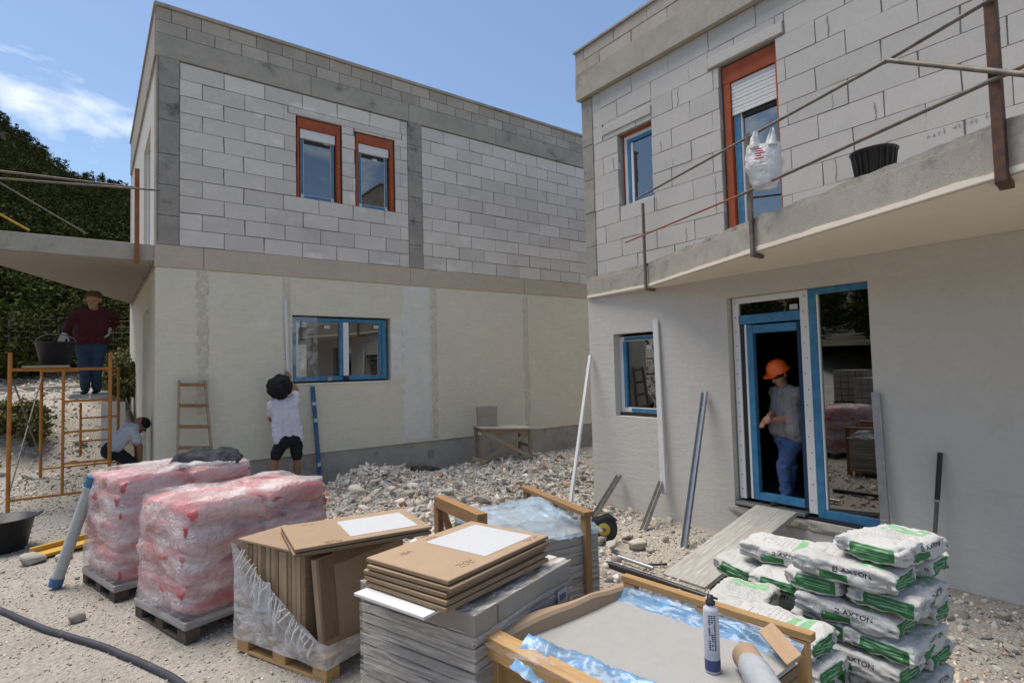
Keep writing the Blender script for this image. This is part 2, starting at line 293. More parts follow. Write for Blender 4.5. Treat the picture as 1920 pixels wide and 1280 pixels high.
def text_mesh(txt, size, depth=0.):
    cu = bpy.data.curves.new('lettering', 'FONT'); cu.body = txt; cu.size = size; cu.align_x = 'CENTER'; cu.align_y = 'CENTER'; cu.resolution_u = 2; cu.offset = size*.018
    o = bpy.data.objects.new('lettering', cu); COL.objects.link(o); bpy.context.view_layer.update()
    me = bpy.data.meshes.new_from_object(o.evaluated_get(bpy.context.evaluated_depsgraph_get())); bpy.data.objects.remove(o); bpy.data.curves.remove(cu); me.materials.clear(); return me
# ------------------------------------------------------------------ ground
def gz(x, y):
    z = -.27*sm(3.2, 4.9, x)*sm(8.2, 6.0, y) - .04*sm(5.5, 8, y)*sm(1, 2.5, x)
    z += .04*fbm(x, y, .45) + .018*fbm(x, y, 2.2)
    yard = sm(5.2, 6.5, y)*sm(1.6, 2.6, x)
    z += yard*(.10*fbm(x, y, 1.3, 5)+.02)
    d = math.hypot((x-3.75)/.75, (y-8.9)/.55); z += .24*max(0, 1-d*d)*(1+.4*fbm(x, y, 3))
    d = math.hypot((x-4.75)/.8, (y-9.75)/.38); z -= .30*max(0, 1-d*d); z -= .12*sm(2.0, 2.8, x)*sm(9.1, 9.6, y)
    d = math.hypot((x-2.9)/.35, (y-9.6)/.4); z -= .12*max(0, 1-d*d)
    if y > 11.4 and x < .9:
        k = sm(1.2, .5, x); z += k*(sm(11.4, 15.4, y)*1.55 + sm(15, 24, y)*1.3 + .25*sm(11.5, 13, y)*fbm(x, y, .8))
    if x < -2: z += sm(-2, -9, x)*sm(5, 11, y)*.7
    return z
def axis(a, b, st, lo, hi):
    c = list(np.arange(a, b+1e-6, st)); s = st*2
    while c[-1] < hi: c.append(c[-1]+s); s *= 1.35
    s = st*2
    while c[0] > lo: c.insert(0, c[0]-s); s *= 1.35
    return c
xs = axis(-3, 7.5, .06, -600, 600); ys = axis(.5, 15.5, .06, -600, 600)
gv = [(x, y, gz(x, y)) for y in ys for x in xs]; nx = len(xs)
gf = [(j*nx+i, j*nx+i+1, (j+1)*nx+i+1, (j+1)*nx+i) for j in range(len(ys)-1) for i in range(nx-1)]
g = MB(); g.add(gv, gf, 0, True); tag(g.build('ground', m_soil), kind='structure')
# hill
RR = [21, 24, 28, 33, 39, 46, 54, 63, 73, 84, 95, 110, 125, 140, 155, 170, 185, 200, 215, 230, 240, 250, 260, 275, 300, 350, 420]
def ridge(th):
    pts = [(-40, 0), (0, 1.5), (40, 4), (60, 6), (75, 10.5), (82, 13.8), (87, 14.9), (91, 15.6), (93, 16.9), (95.3, 18.6), (99, 21), (110, 19), (125, 13.5), (150, 11), (180, 10), (205, 8), (230, 4), (260, 0), (320, 0)]
    for (a, b), (c, d) in zip(pts, pts[1:]):
        if a <= th <= c: return b+(d-b)*(th-a)/(c-a)
    return 0
def hillz(r, th):
    e = math.tan(R(ridge(th)))*250
    z = e*min(1, max(0, (r-21)/(250-21)))**1.4 if r <= 250 else e*(1-.5*sm(250, 420, r))
    x, y = r*math.cos(R(th)), r*math.sin(R(th))
    return .3 + 2.2*sm(30, 80, th)*sm(230, 180, th) + z + (1.5+.03*r)*fbm(x, y, .035)*sm(21, 45, r)*(1 if e > 12 else .2)
hm = MB(); ths = list(np.arange(-40, 320.1, 2))
hv = [(r*math.cos(R(t)), r*math.sin(R(t)), hillz(r, t) if ridge(t) > .5 else -3.) for t in ths for r in RR]; nr = len(RR)
hm.add(hv, [(i*nr+k, i*nr+k+1, (i+1)*nr+k+1, (i+1)*nr+k) for i in range(len(ths)-1) for k in range(nr-1)], 0, True)
tag(hm.build('hill', m_hill), kind='structure')
# ------------------------------------------------------------------ trees on the hill
def crown_mesh(seed, h, rad, nclump, nleaf, conif, lf=1.):
    rg = np.random.default_rng(seed); V = []; F = []; T = []
    for c in range(nclump):
        t = rg.random(); zz = h*(.18+.8*t); rr = rad*((1-t)**.8*.95+.08 if conif else math.sqrt(max(0, 1-(2*t-1)**2))*.95+.1)
        an = rg.random()*6.283; q = math.sqrt(rg.random())*rr; cx, cy = q*math.cos(an), q*math.sin(an); cr = rad*(.22+.18*rg.random()); tone = .55+.9*rg.random()
        P = rg.normal(size=(nleaf, 3))*cr*.55*np.array([1, 1, .6])+np.array([cx, cy, zz])
        for p in P:
            a = rg.normal(size=3); a /= np.linalg.norm(a); b = np.cross(a, rg.normal(size=3)); b /= np.linalg.norm(b)+1e-9; s = rad*(.07+.07*rg.random())*lf
            i = len(V); V += [p+a*s, p-a*s*.6+b*s*.7, p-a*s*.6-b*s*.7]; F.append((i, i+1, i+2)); T += [tone*(.8+.4*rg.random())]*3
    return np.array(V), F, np.array(T)
def leafmesh(name, V, F, T, m):
    me = bpy.data.meshes.new(name); me.from_pydata(V.tolist(), [], F); me.materials.append(m)
    ca = me.color_attributes.new('tone', 'FLOAT_COLOR', 'POINT'); a = np.ones((len(V), 4)); a[:, :3] = T[:, None]; ca.data.foreach_set('color', a.ravel()); return me
protos = [crown_mesh(s, h, r, 26, 26, c) for s, h, r, c in ((1, 6, 2.0, True), (2, 5, 2.3, False), (3, 7, 1.9, True), (4, 4, 2.2, False))]
pcrown = [leafmesh('crown', *p, m_leaf) for p in protos]
ptrunk = [MB().tube([(0, 0, -.6), (.05, 0, h*.5), (0, .05, h*.85)], [.16, .1, .03], 6).mesh('trunk', m_trunk) for h in (6, 5, 7, 4)]
FV = []; FF = []; FT = []; nb = 0; ntree = 0
def r_of(th, f):
    # radius at which the slope has climbed to the fraction f of its skyline angle
    e = math.tan(R(ridge(th)))*250; t = math.tan(R(ridge(th))*f); lo, hi = 22., 252.
    for _ in range(18):
        r = (lo+hi)/2
        if e*((r-21)/229)**1.4/r > t: hi = r
        else: lo = r
    return lo
cands = [(rng.uniform(86, 97.5), rng.uniform(.24, 1.0)) for i in range(1500)] + [(rng.uniform(86, 97.5), rng.uniform(.95, 1.0)) for i in range(120)] + [(rng.uniform(97.5, 230), rng.uniform(.02, 1.0)) for i in range(900)] + [(rng.uniform(60, 86), rng.uniform(.1, 1.)) for i in range(90)]
for th, f_ in cands:
    r = r_of(th, f_)
    inview = 86 < th < 97.5
    x, y, z = r*math.cos(R(th)), r*math.sin(R(th)), hillz(r, th); k = int(rng.integers(0, 4)); s = (.40+.40*rng.random())*(.62+.45*sm(25, 90, r)); rz = rng.random()*6.28
    if inview and ntree < 240 and rng.random() < .3:
        ntree += 1
        conif = k in (0, 2)
        t = thing('pine_tree' if conif else 'oak_tree', 'dark conical evergreen on the wooded hillside at left' if conif else 'dark rounded bushy tree on the wooded hillside at left', 'tree', (x, y, z), rz, 'conical evergreens on the hillside' if conif else 'rounded trees on the hillside')
        t.scale = (s, s, s*1.05)
        for nm, me in (('crown', pcrown[k]), ('trunk', ptrunk[k])):
            o = bpy.data.objects.new(nm, me); COL.objects.link(o); o.parent = t
    else:
        V, F, T = protos[k]; step = 1 if r < 60 else 2; c, sn = math.cos(rz), math.sin(rz)
        V = V.reshape(-1, 3, 3)[::step]; T2 = T.reshape(-1, 3)[::step].ravel(); V = V.reshape(-1, 3); s2 = s*(1.0 if step == 1 else 1.15)
        Q = np.stack([x+s2*(V[:, 0]*c-V[:, 1]*sn), y+s2*(V[:, 0]*sn+V[:, 1]*c), z+s2*V[:, 2]], 1)
        FV.append(Q); FT.append(T2)
FV = np.concatenate(FV); FT = np.concatenate(FT)
me = bpy.data.meshes.new('forest'); nn = len(FV); me.vertices.add(nn); me.vertices.foreach_set('co', FV.ravel()); me.loops.add(nn); me.loops.foreach_set('vertex_index', np.arange(nn)); me.polygons.add(nn//3); me.polygons.foreach_set('loop_start', np.arange(0, nn, 3)); me.update(); me.validate(); me.materials.append(m_leaf)
ca = me.color_attributes.new('tone', 'FLOAT_COLOR', 'POINT'); a = np.ones((nn, 4)); a[:, :3] = FT[:, None]; ca.data.foreach_set('color', a.ravel())
tag(link('forest', me), 'dense dark wood covering the hillside', None, None, 'stuff')
# ------------------------------------------------------------------ facade helpers
class Facade:
    # u runs along the wall, d goes into the wall, z up
    def __init__(s, kind, plane): s.k = kind; s.p = plane
    def w(s, u, d, z): return Vector((u, s.p+d, z)) if s.k == 'y' else Vector((s.p+d, u, z))
    def box(s, name, u0, u1, d0, d1, z0, z1, m, parent, bevel=.003):
        a = s.w(u0, d0, z0); b = s.w(u1, d1, z1); return wbox(name, min(a.x, b.x), max(a.x, b.x), min(a.y, b.y), max(a.y, b.y), z0, z1, m, parent, bevel)
    def mbox(s, mb, u0, u1, d0, d1, z0, z1, mi=0):
        a = s.w(u0, d0, z0); b = s.w(u1, d1, z1); mb.box(min(a.x, b.x), max(a.x, b.x), min(a.y, b.y), max(a.y, b.y), z0, z1, mi)
    def wall(s, name, u0, u1, z0, z1, d0, d1, ops, m, parent):
        us = sorted({u0, u1} | {q for o in ops for q in o[:2] if u0 < q < u1}); mb = MB()
        for a, b in zip(us, us[1:]):
            segs = [(z0, z1)]
            for o in ops:
                if o[0] <= a+1e-6 and o[1] >= b-1e-6:
                    ns = []
                    for p, q in segs:
                        if o[3] <= p or o[2] >= q: ns.append((p, q)); continue
                        if o[2] > p: ns.append((p, o[2]))
                        if o[3] < q: ns.append((o[3], q))
                    segs = ns
            for p, q in segs: s.mbox(mb, a, b, d0, d1, p, q)
        return mb.build(name, m, parent)
    def blocks(s, parent, u0, u1, z0, h, n, L, ops, m, d0=-.006, thick=.06, joint=.006, jit=.0, name='block', off0=0.):
        for r in range(n):
            za, zb = z0+r*h+joint*.5, z0+(r+1)*h-joint*.5
            cuts = [u0]; u = u0 + (L if (r % 2 == 0) else L*.5) + off0
            while u < u1-.09: cuts.append(u+random.uniform(-jit, jit)); u += L*random.choice((1, 1, 1, 1, .97, 1.0))
            cuts.append(u1)
            for a, b in zip(cuts, cuts[1:]):
                rects = [(a+joint*.5, b-joint*.5, za, zb)]
                for o in ops:
                    ns = []
                    for (p, q, y0, y1) in rects:
                        if o[1] <= p or o[0] >= q or o[3] <= y0 or o[2] >= y1: ns.append((p, q, y0, y1)); continue
                        if o[0] > p: ns.append((p, o[0], y0, y1))
                        if o[1] < q: ns.append((o[1], q, y0, y1))
                        pp, qq = max(p, o[0]), min(q, o[1])
                        if o[2] > y0+.03: ns.append((pp, qq, y0, o[2]))
                        if o[3] < y1-.03: ns.append((pp, qq, o[3], y1))
                    rects = ns
                for (p, q, y0, y1) in rects:
                    if q-p < .04 or y1-y0 < .02: continue
                    dd = d0 + random.uniform(-.0035, .0035)
                    o = link(name, unit_block(m), parent, Matrix.Translation(s.w((p+q)/2, dd+thick/2, (y0+y1)/2)))
                    sx, sy = ((q-p), thick) if s.k == 'y' else (thick, (q-p))
                    o.scale = (sx, sy, y1-y0)
_ub = {}
def unit_block(m):
    k = random.randrange(9), m.name
    if k not in _ub:
        bm = bmesh.new(); bmesh.ops.create_cube(bm, size=1)
        for v in bm.verts: v.co *= 1 - random.uniform(0, .012)
        bmesh.ops.bevel(bm, geom=bm.edges[:], offset=.012, segments=1, affect='EDGES')
        for v in bm.verts:
            v.co += Vector((random.uniform(-.003, .003), random.uniform(-.01, .01), random.uniform(-.008, .008)))
            if random.random() < .16: v.co.x *= 1-random.uniform(.008, .04); v.co.y *= 1-random.uniform(.008, .04); v.co.z *= 1-random.uniform(.02, .11)
        me = bpy.data.meshes.new('block'); bm.to_mesh(me); bm.free(); me.materials.append(m); _ub[k] = me
    return _ub[k]
LF = Facade('y', 9.9); RF = Facade('x', 6.17)
# ------------------------------------------------------------------ LEFT HOUSE
lh = thing('unfinished_house', 'two storey unfinished block house at left with bare blockwork above greenish base coat', 'house', (.78, 9.9, 0))
X0, X1, YB = .78, 10.6, 16.3
w1 = (2.84, 3.66, 4.86, 6.29); w2 = (3.90, 4.70, 4.86, 6.26); w3 = (2.76, 4.56, 1.63, 2.80)
LF.wall('lower_wall', X0+.004, X1, .42, 3.45, 0, .2, [w3], m_green, lh)
LF.wall('upper_wall', X0+.3, X1, 3.80, 6.70, .012, .22, [w1, w2], m_mortar, lh)
LF.box('plinth', X0+.01, X1, .025, .3, -.7, .417, m_concl, lh, .01)
for i, (a, b) in enumerate(((X0-.012, 1.42), (1.426, 4.98), (4.986, 7.8), (7.806, X1))): LF.box('floor_band', a, b, -.012 - .002*(i % 2), .3, 3.453, 3.797, m_band, lh, .006)
LF.box('corner_column', X0, X0+.03, .0, .3, 3.8, 6.72, m_column, lh, .006)
cz = [3.8, 4.25, 4.72, 5.2, 5.72, 6.25, 6.72]
for a, b in zip(cz, cz[1:]): LF.box('column', X0+.033, 1.085, -.012+random.uniform(-.004, .004), .25, a+.003, b-.003, m_column, lh, .008)
for a, b in zip(cz, cz[1:]): LF.box('column', 4.975, 5.275, -.010+random.uniform(-.004, .004), .25, a+.003, b-.003, m_column, lh, .008)
ops = [(w1[0]-.0, w1[1], w1[2], w1[3]), w2, (2.70, 4.86, 6.30, 6.42)]
LF.blocks(lh, 1.09, 4.97, 3.80, .2620, 11, .622, ops, m_block, joint=.007)
LF.blocks(lh, 5.28, X1, 3.80, .2620, 11, .622, [], m_block, joint=.007, off0=-.1)
LF.box('lintel', 2.72, 4.84, -.016, .2, 6.303, 6.415, m_block, lh, .006)
for a, b in ((X0, 3.1), (3.106, 5.0), (5.006, 7.1), (7.106, X1)): LF.box('ring_beam', a-.012 if a == X0 else a, b, -.022, .3, 6.705, 7.06, m_conc, lh, .006)
LF.wall('parapet_core', X0, X1, 7.06, 7.46, .0, .18, [], m_mortar, lh)
LF.blocks(lh, X0-.01, X1, 7.062, .205, 2, .41, [], m_pblock, d0=-.018, thick=.1, joint=.008, name='parapet_block')
LF.box('coping', X0-.03, X1, -.05, .24, 7.475, 7.53, m_conc, lh, .006)
# side wall facing west
SF = Facade('x', .78)
sw = (11.2, 12.3, .2, 2.95)
SF.wall('side_wall', 9.905, YB, .0, 3.45, 0, .2, [sw], m_green, lh)
SF.wall('side_wall_upper', 10.2, YB, 3.8, 6.705, .01, .2, [(11.0, 12.4, 3.85, 6.0)], m_plast, lh)
SF.box('floor_band', 9.9, YB, -.01, .3, 3.453, 3.797, m_conc, lh)
SF.box('ring_beam', 9.92, YB, -.024, .3, 6.705, 7.06, m_conc, lh); SF.box('parapet', 9.95, YB, -.016, .2, 7.06, 7.475, m_pblock, lh); SF.box('coping', 9.9, YB, -.04, .24, 7.477, 7.528, m_conc, lh)
wn = SF.box('window', 11.2, 11.28, .06, .13, .2, 2.95, m_white, lh); SF.box('frame', 12.22, 12.3, .06, .13, .2, 2.95, m_white, wn); SF.box('pane', 11.28, 12.22, .09, .10, .2, 2.95, m_glass, wn, 0)
wn = SF.box('window', 11.0, 11.08, .06, .13, 3.85, 6.0, m_white, lh); SF.box('frame', 12.32, 12.4, .06, .13, 3.85, 6.0, m_white, wn); SF.box('pane', 11.08, 12.32, .09, .10, 3.85, 6.0, m_glass, wn, 0)
# shell interior
wbox('rear_wall', X0, X1, YB, YB+.2, -.3, 7.06, m_plast, lh); wbox('east_wall', X1, X1+.2, 9.95, YB, -.3, 7.06, m_plast, lh)
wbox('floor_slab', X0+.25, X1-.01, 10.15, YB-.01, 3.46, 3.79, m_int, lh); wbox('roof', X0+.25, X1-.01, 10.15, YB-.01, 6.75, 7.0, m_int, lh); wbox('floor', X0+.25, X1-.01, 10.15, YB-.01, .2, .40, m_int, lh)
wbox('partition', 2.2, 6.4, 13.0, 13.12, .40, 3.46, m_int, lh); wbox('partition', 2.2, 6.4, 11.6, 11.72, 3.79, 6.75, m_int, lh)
# rough mortar strips and pale patch on the lower wall
def strip(u0, u1, z0, z1, m, name, amp=.012, base=.006, fac=LF, house=lh, n=(10, 80)):
    mb = MB(); nu, nz_ = n; v = []
    for j in range(nz_+1):
        for i in range(nu+1):
            u = u0+(u1-u0)*i/nu; z = z0+(z1-z0)*j/nz_; e = 0 < i < nu and 0 < j < nz_
            if i in (0, nu): u += (.3*(u1-u0))*mnoise.noise((z*9, i*3., u0*5))*.6
            v.append(fac.w(u, .002 if not e else -(base+amp*(mnoise.noise((u*40, z*40, 1.))*.6+mnoise.noise((u*14, z*14, 2.)))), z))
    mb.add(v, [(j*(nu+1)+i, j*(nu+1)+i+1, (j+1)*(nu+1)+i+1, (j+1)*(nu+1)+i) for j in range(nz_) for i in range(nu)], 0, True)
    return mb.build(name, m, house)
strip(1.31, 1.50, 1.2, 3.44, m_greend, 'mortar_strip', .022, .006)
strip(2.60, 2.74, .5, 3.44, m_greend, 'mortar_strip', .012, .004)
strip(5.42, 5.56, .45, 3.44, m_greend, 'mortar_strip', .018, .006)
strip(7.74, 7.90, .45, 3.42, m_greend, 'mortar_strip', .016, .006)
strip(4.80, 5.40, .43, 3.44, m_patch, 'render_patch', .006, .010, n=(20, 60))
strip(4.57, 4.80, 1.66, 2.78, m_patch, 'render_patch', .006, .007, n=(8, 30))
# windows
def up_window(w, fac, house, thin_left=True):
    u0, u1, z0, z1 = w
    wn = fac.box('window', u0+.10, u0+.155, .08, .14, z0+.01, z1-.30, m_white, house)
    fac.box('frame', u1-.185, u1-.13, .08, .14, z0+.01, z1-.30, m_white, wn); fac.box('frame', u0+.155, u1-.185, .08, .14, z0+.01, z0+.07, m_white, wn)
    fac.box('film_strip', u0+.105, u0+.145, .072, .08, z0+.08, z1-.32, m_blue, wn, 0); fac.box('film_strip', u1-.18, u1-.14, .072, .08, z0+.08, z1-.32, m_blue, wn, 0); fac.box('film_strip', u0+.16, u1-.19, .072, .08, z0+.018, z0+.06, m_blue, wn, 0)
    fac.box('pane', u0+.155, u1-.185, .10, .112, z0+.07, z1-.44, m_glass, wn, 0)
    fac.box('shutter_box', u0+.085, u1-.115, .04, .2, z1-.36, z1-.20, m_shut, wn); fac.box('shutter_gap', u0+.155, u1-.185, .10, .2, z1-.44, z1-.362, m_blackp, wn, 0)
    fac.box('liner_board', u0+.03, u1-.03, .012, .2, z1-.195, z1-.02, m_orange, wn); fac.box('liner_board', u0+.02, u0+.06, .012, .2, z0, z1-.198, m_orange, wn); fac.box('liner_board', u1-.10, u1-.035, .0, .2, z0-.0, z1-.198, m_orange, wn)
    fac.box('sill_foam', u0+.07, u1-.11, .03, .2, z0-.002, z0+.008, m_white, wn)
up_window(w1, LF, lh); up_window(w2, LF, lh)
u0, u1, z0, z1 = w3
wn = LF.box('window', u0+.02, u1-.06, .07, .14, z1-.10, z1-.03, m_blue, lh)
for a, b in ((u0+.02, u0+.08), (u1-.14, u1-.06)): LF.box('frame', a, b, .07, .14, z0+.03, z1-.10, m_blue, wn)
LF.box('frame', u0+.08, u1-.14, .07, .14, z0+.03, z0+.11, m_blue, wn); LF.box('sash_stile', 3.60, 3.66, .05, .12, z0+.11, z1-.10, m_blue, wn); LF.box('sash_stile', 3.662, 3.76, .045, .12, z0+.11, z1-.10, m_white, wn)
LF.box('sash_stile', u0+.08, u0+.12, .09, .13, z0+.11, z1-.10, m_white, wn); LF.box('sash_stile', u1-.2, u1-.142, .09, .13, z0+.11, z1-.10, m_blue, wn)
LF.box('pane', u0+.12, 3.60, .105, .115, z0+.11, z1-.10, m_glass, wn, 0); LF.box('pane', 3.76, u1-.2, .105, .115, z0+.11, z1-.10, m_glass, wn, 0)
LF.box('film_sheet', u0-.01, u0+.42, -.012, -.008, z0+.03, z1-.03, m_clear, wn, 0)
LF.box('packer', 3.66, 3.74, -.01, .06, z0+.03, z0+.10, m_blackp, wn); LF.box('packer', 3.36, 3.44, .0, .06, z0+.03, z0+.09, m_conc, wn)
LF.box('sill', u0-.02, u1+.02, -.02, .2, z0-.03, z0-.003, m_patch, wn, .005)
# balcony of the left house (a wedge: wide at the front, nothing at the back)
def wedge(name, pts, z0, z1, m, parent, bevel=.008):
    n = len(pts); mb = MB(); mb.add([(x, y, z0) for x, y in pts]+[(x, y, z1) for x, y in pts], [tuple(range(n))[::-1], tuple(range(n, 2*n))]+[(i, (i+1) % n, (i+1) % n+n, i+n) for i in range(n)])
    return mb.build(name, m, parent, None, bevel)
m_form = mat('board_marked_concrete', (.34, .30, .25), (.28, .245, .205), var=.15, vs=4, stretch=(1, 14, 1), bump=.5, bs=12)
wedge('balcony_slab', [(.768, 9.9), (.768, 15.9), (-1.65, 9.9)], 3.53, 3.78, m_conc, lh)
for k in range(9):
    ya, yb = 9.93+k*.62, 9.93+(k+1)*.62-.006; xa = -1.62+(ya-9.9)*.403+.03; xb = -1.62+(yb-9.9)*.403+.03
    if xb < .7: wedge('soffit_board_mark', [(.76, ya), (.76, yb), (xb, yb), (xa, ya)], 3.512, 3.529, m_form, lh, .002)
# posts and rails
rail = thing('balcony_railing', 'orange post and grey bars railing on the left house balcony', 'railing', (.6, 9.9, 3.5))
p = at_y(257, 330, 9.86); q = at_y(255, 497, 9.86)
beam('post', (q.x+.01, 9.86, 3.47), (p.x, 9.86, 4.88), .06, .05, m_orust, rail)
a = at_y(0, 325, 9.86)
rod('rail', (a.x-.8, 9.83, a.z+.0), (p.x, 9.83, at_y(250, 352, 9.86).z), .014, m_greybar, rail); b = at_y(0, 346, 9.86); rod('rail', (b.x-.8, 9.80, b.z), (at_y(300, 357, 9.8).x, 9.80, at_y(300, 357, 9.8).z), .014, m_greybar, rail)
a = at_y(0, 343, 9.9); b = at_y(160, 437, 9.9); rod('brace', a, b, .011, m_greybar, rail); a = at_y(-30, 385, 9.95); b = at_y(55, 432, 9.95); rod('brace', a, b, .014, m_yellow, rail)
# ------------------------------------------------------------------ RIGHT HOUSE
rh = thing('unfinished_house', 'unfinished white block house at right with white rendered ground floor and balcony', 'house', (6.17, 6.2, 0))
Y0, Y1, XE = -.4, 6.24, 15
q1 = (4.91, 5.53, 4.10, 5.17); q2 = (3.13, 3.86, 3.12, 5.45); q3 = (4.96, 5.74, 1.07, 2.26); q4 = (2.33, 3.88, .10, 2.58)
RF.wall('lower_wall', Y0, Y1, -.262, 2.86, 0, .22, [q3, q4], m_plast, rh)
RF.box('plinth', Y0, Y1-.02, .03, .3, -.8, -.265, m_conc, rh)
RF.wall('upper_wall', Y0, Y1-.02, 3.11, 5.95, .012, .24, [q1, q2], m_mortarw, rh)
RF.box('floor_band', Y0, Y1+.01, -.006, .3, 2.862, 3.108, m_concl, rh)
cz = [3.11, 3.62, 4.15, 4.66, 5.2, 5.94]
for a, b in zip(cz, cz[1:]): RF.box('column', Y1-.22, Y1+.0, -.014+random.uniform(-.004, .004), .22, a+.003, b-.003, m_column, rh, .008)
RF.blocks(rh, Y0, Y1-.225, 3.115, .2575, 11, .625, [q1, q2, (q1[0]-.02, q1[1]+.3, 5.25, 5.38), (q2[0]-.1, q2[1]+.14, 5.46, 5.6)], m_blockw, joint=.004, jit=.01, d0=-.004)
RF.box('lintel', q1[0]-.01, q1[1]+.29, -.02, .2, 5.252, 5.375, m_blockw, rh, .008); RF.box('lintel', q2[0]-.09, q2[1]+.13, -.026, .2, 5.462, 5.59, m_blockw, rh, .008)
# wide open vertical joints, a few per row
for k in range(26):
    u = random.uniform(1.0, 5.9); r = random.randrange(11); z = 3.115+r*.2575
    if any(o[0]-.05 < u < o[1]+.05 and o[2]-.3 < z < o[3]+.2 for o in (q1, q2)): continue
    mb = MB(); v = []; zz = z+.01
    n = 6; w = random.uniform(.002, .0055); le = .24*random.uniform(.4, 1)
    L_ = [u+random.uniform(-.012, .012) for _ in range(n+1)]
    for i in range(n+1):
        ww = w*random.uniform(.3, 1.3)
        for s_, d in ((-1, -.0082), (1, -.0082), (1, .0), (-1, .0)): v.append(RF.w(L_[i]+s_*ww, d, zz+le*i/n))
    f = [(4*i+k2, 4*i+(k2+1) % 4, 4*i+4+(k2+1) % 4, 4*i+4+k2) for i in range(n) for k2 in range(4)] + [(0, 1, 2, 3), (4*n+3, 4*n+2, 4*n+1, 4*n)]
    mb.add(v, f); mb.build('open_joint', m_mortar, rh)
RF.box('ring_beam', Y0, Y1+.05, -.085, .3, 5.953, 6.35, m_conc, rh, .006)
RF.wall('parapet_core', Y0, Y1+.03, 6.35, 6.70, -.05, .15, [], m_mortar, rh)
RF.blocks(rh, Y0, Y1+.045, 6.352, .178, 2, .62, [], m_pblock, d0=-.078, thick=.1, joint=.007, name='parapet_block')
RF.box('coping', Y0, Y1+.07, -.105, .22, 6.712, 6.75, m_conc, rh, .006)
wbox('north_wall', 6.44, XE, 6.02, 6.2, -.3, 5.95, m_plast, rh); wbox('north_beam', 6.48, XE, 6.0, 6.28, 5.955, 6.71, m_conc, rh)
wbox('south_wall', 6.4, XE, Y0, Y0+.2, -.3, 6.7, m_plast, rh); wbox('rear_wall', XE, XE+.2, Y0, 6.2, -.3, 6.7, m_plast, rh)
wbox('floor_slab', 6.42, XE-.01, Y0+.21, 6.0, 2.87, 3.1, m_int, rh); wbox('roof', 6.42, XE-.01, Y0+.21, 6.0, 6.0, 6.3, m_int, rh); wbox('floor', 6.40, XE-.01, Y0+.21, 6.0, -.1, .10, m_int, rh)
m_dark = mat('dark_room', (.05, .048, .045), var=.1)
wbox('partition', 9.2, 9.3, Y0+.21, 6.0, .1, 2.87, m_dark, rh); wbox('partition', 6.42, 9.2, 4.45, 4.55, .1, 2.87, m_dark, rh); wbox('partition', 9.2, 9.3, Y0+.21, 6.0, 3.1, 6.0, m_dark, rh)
# upper small window
u0, u1, z0, z1 = q1
wn = RF.box('window', u1-.10, u1-.04, .10, .17, z0, z1-.03, m_white, rh)
RF.box('frame', u0, u1-.10, .10, .17, z1-.09, z1-.03, m_white, wn); RF.box('frame', u0, u1-.10, .10, .17, z0, z0+.05, m_white, wn); RF.box('film_strip', u1-.155, u1-.102, .085, .12, z0+.05, z1-.09, m_blue, wn); RF.box('film_strip', u0, u1-.155, .085, .12, z1-.145, z1-.092, m_blue, wn)
RF.box('sash_stile', u1-.20, u1-.157, .10, .13, z0+.05, z1-.15, m_white, wn); RF.box('pane', u0, u1-.20, .115, .125, z0+.05, z1-.147, m_glass, wn, 0); RF.box('liner_board', u0, u1-.01, .05, .2, z1-.028, z1-.004, m_orange, wn)
RF.box('liner_board', u1-.036, u1-.006, .11, .2, z0, z1-.03, m_orange, wn)
# french window with roller shutter
u0, u1, z0, z1 = q2
wn = RF.box('french_window', u1-.225, u1-.12, .11, .18, z0, z1-.40, m_white, rh)
RF.box('liner_board', u0, u1-.02, .05, .22, z1-.24, z1-.03, m_orange, wn); RF.box('liner_board', u1-.115, u1-.03, .05, .22, z0, z1-.245, m_orange, wn); RF.box('liner_board', u0-.001, u0+.03, .02, .22, z0, z1-.245, m_orange, wn)
RF.box('film_strip', u1-.205, u1-.135, .095, .109, z0+.05, z1-.62, m_blue, wn, 0)
RF.box('pane', u0+.05, u1-.225, .14, .15, z0+.3, z1-.62, m_glass, wn, 0); RF.box('lower_pane', u0+.05, u1-.225, .139, .151, z0+.0, z0+.27, m_glass, wn, 0); RF.box('frame', u0+.03, u1-.225, .12, .17, z0+.27, z0+.3, m_blackp, wn)
ns = 9
for k in range(ns): RF.box('shutter_slat', u0+.035, u1-.12, .075+.002*(k % 2), .095, z1-.25-.045*(k+1)+.002, z1-.25-.045*k-.002, m_shut, wn, .004)
RF.box('shutter_gap', u0+.05, u1-.225, .11, .2, z1-.70, z1-.62, m_blackp, wn, 0)
# lower small window
u0, u1, z0, z1 = q3
wn = RF.box('window', u1-.07, u1-.0, .13, .2, z0+.03, z1-.04, m_white, rh)
RF.box('frame', u0, u1-.07, .13, .2, z1-.11, z1-.04, m_white, wn); RF.box('frame', u0, u1-.07, .13, .2, z0+.05, z0+.12, m_white, wn); RF.box('film_strip', u1-.125, u1-.072, .12, .19, z0+.12, z1-.11, m_blue, wn)
RF.box('film_strip', u0, u1-.2, .122, .13, z0+.062, z0+.108, m_blue, wn, 0); RF.box('film_strip', u0, u1-.1, .122, .13, z1-.10, z1-.05, m_blue, wn, 0); RF.box('pane', u0, u1-.125, .155, .165, z0+.12, z1-.11, m_glass, wn, 0); RF.box('sill_gap', u0, u1, .1, .2, z0+.001, z0+.045, m_blackp, wn)
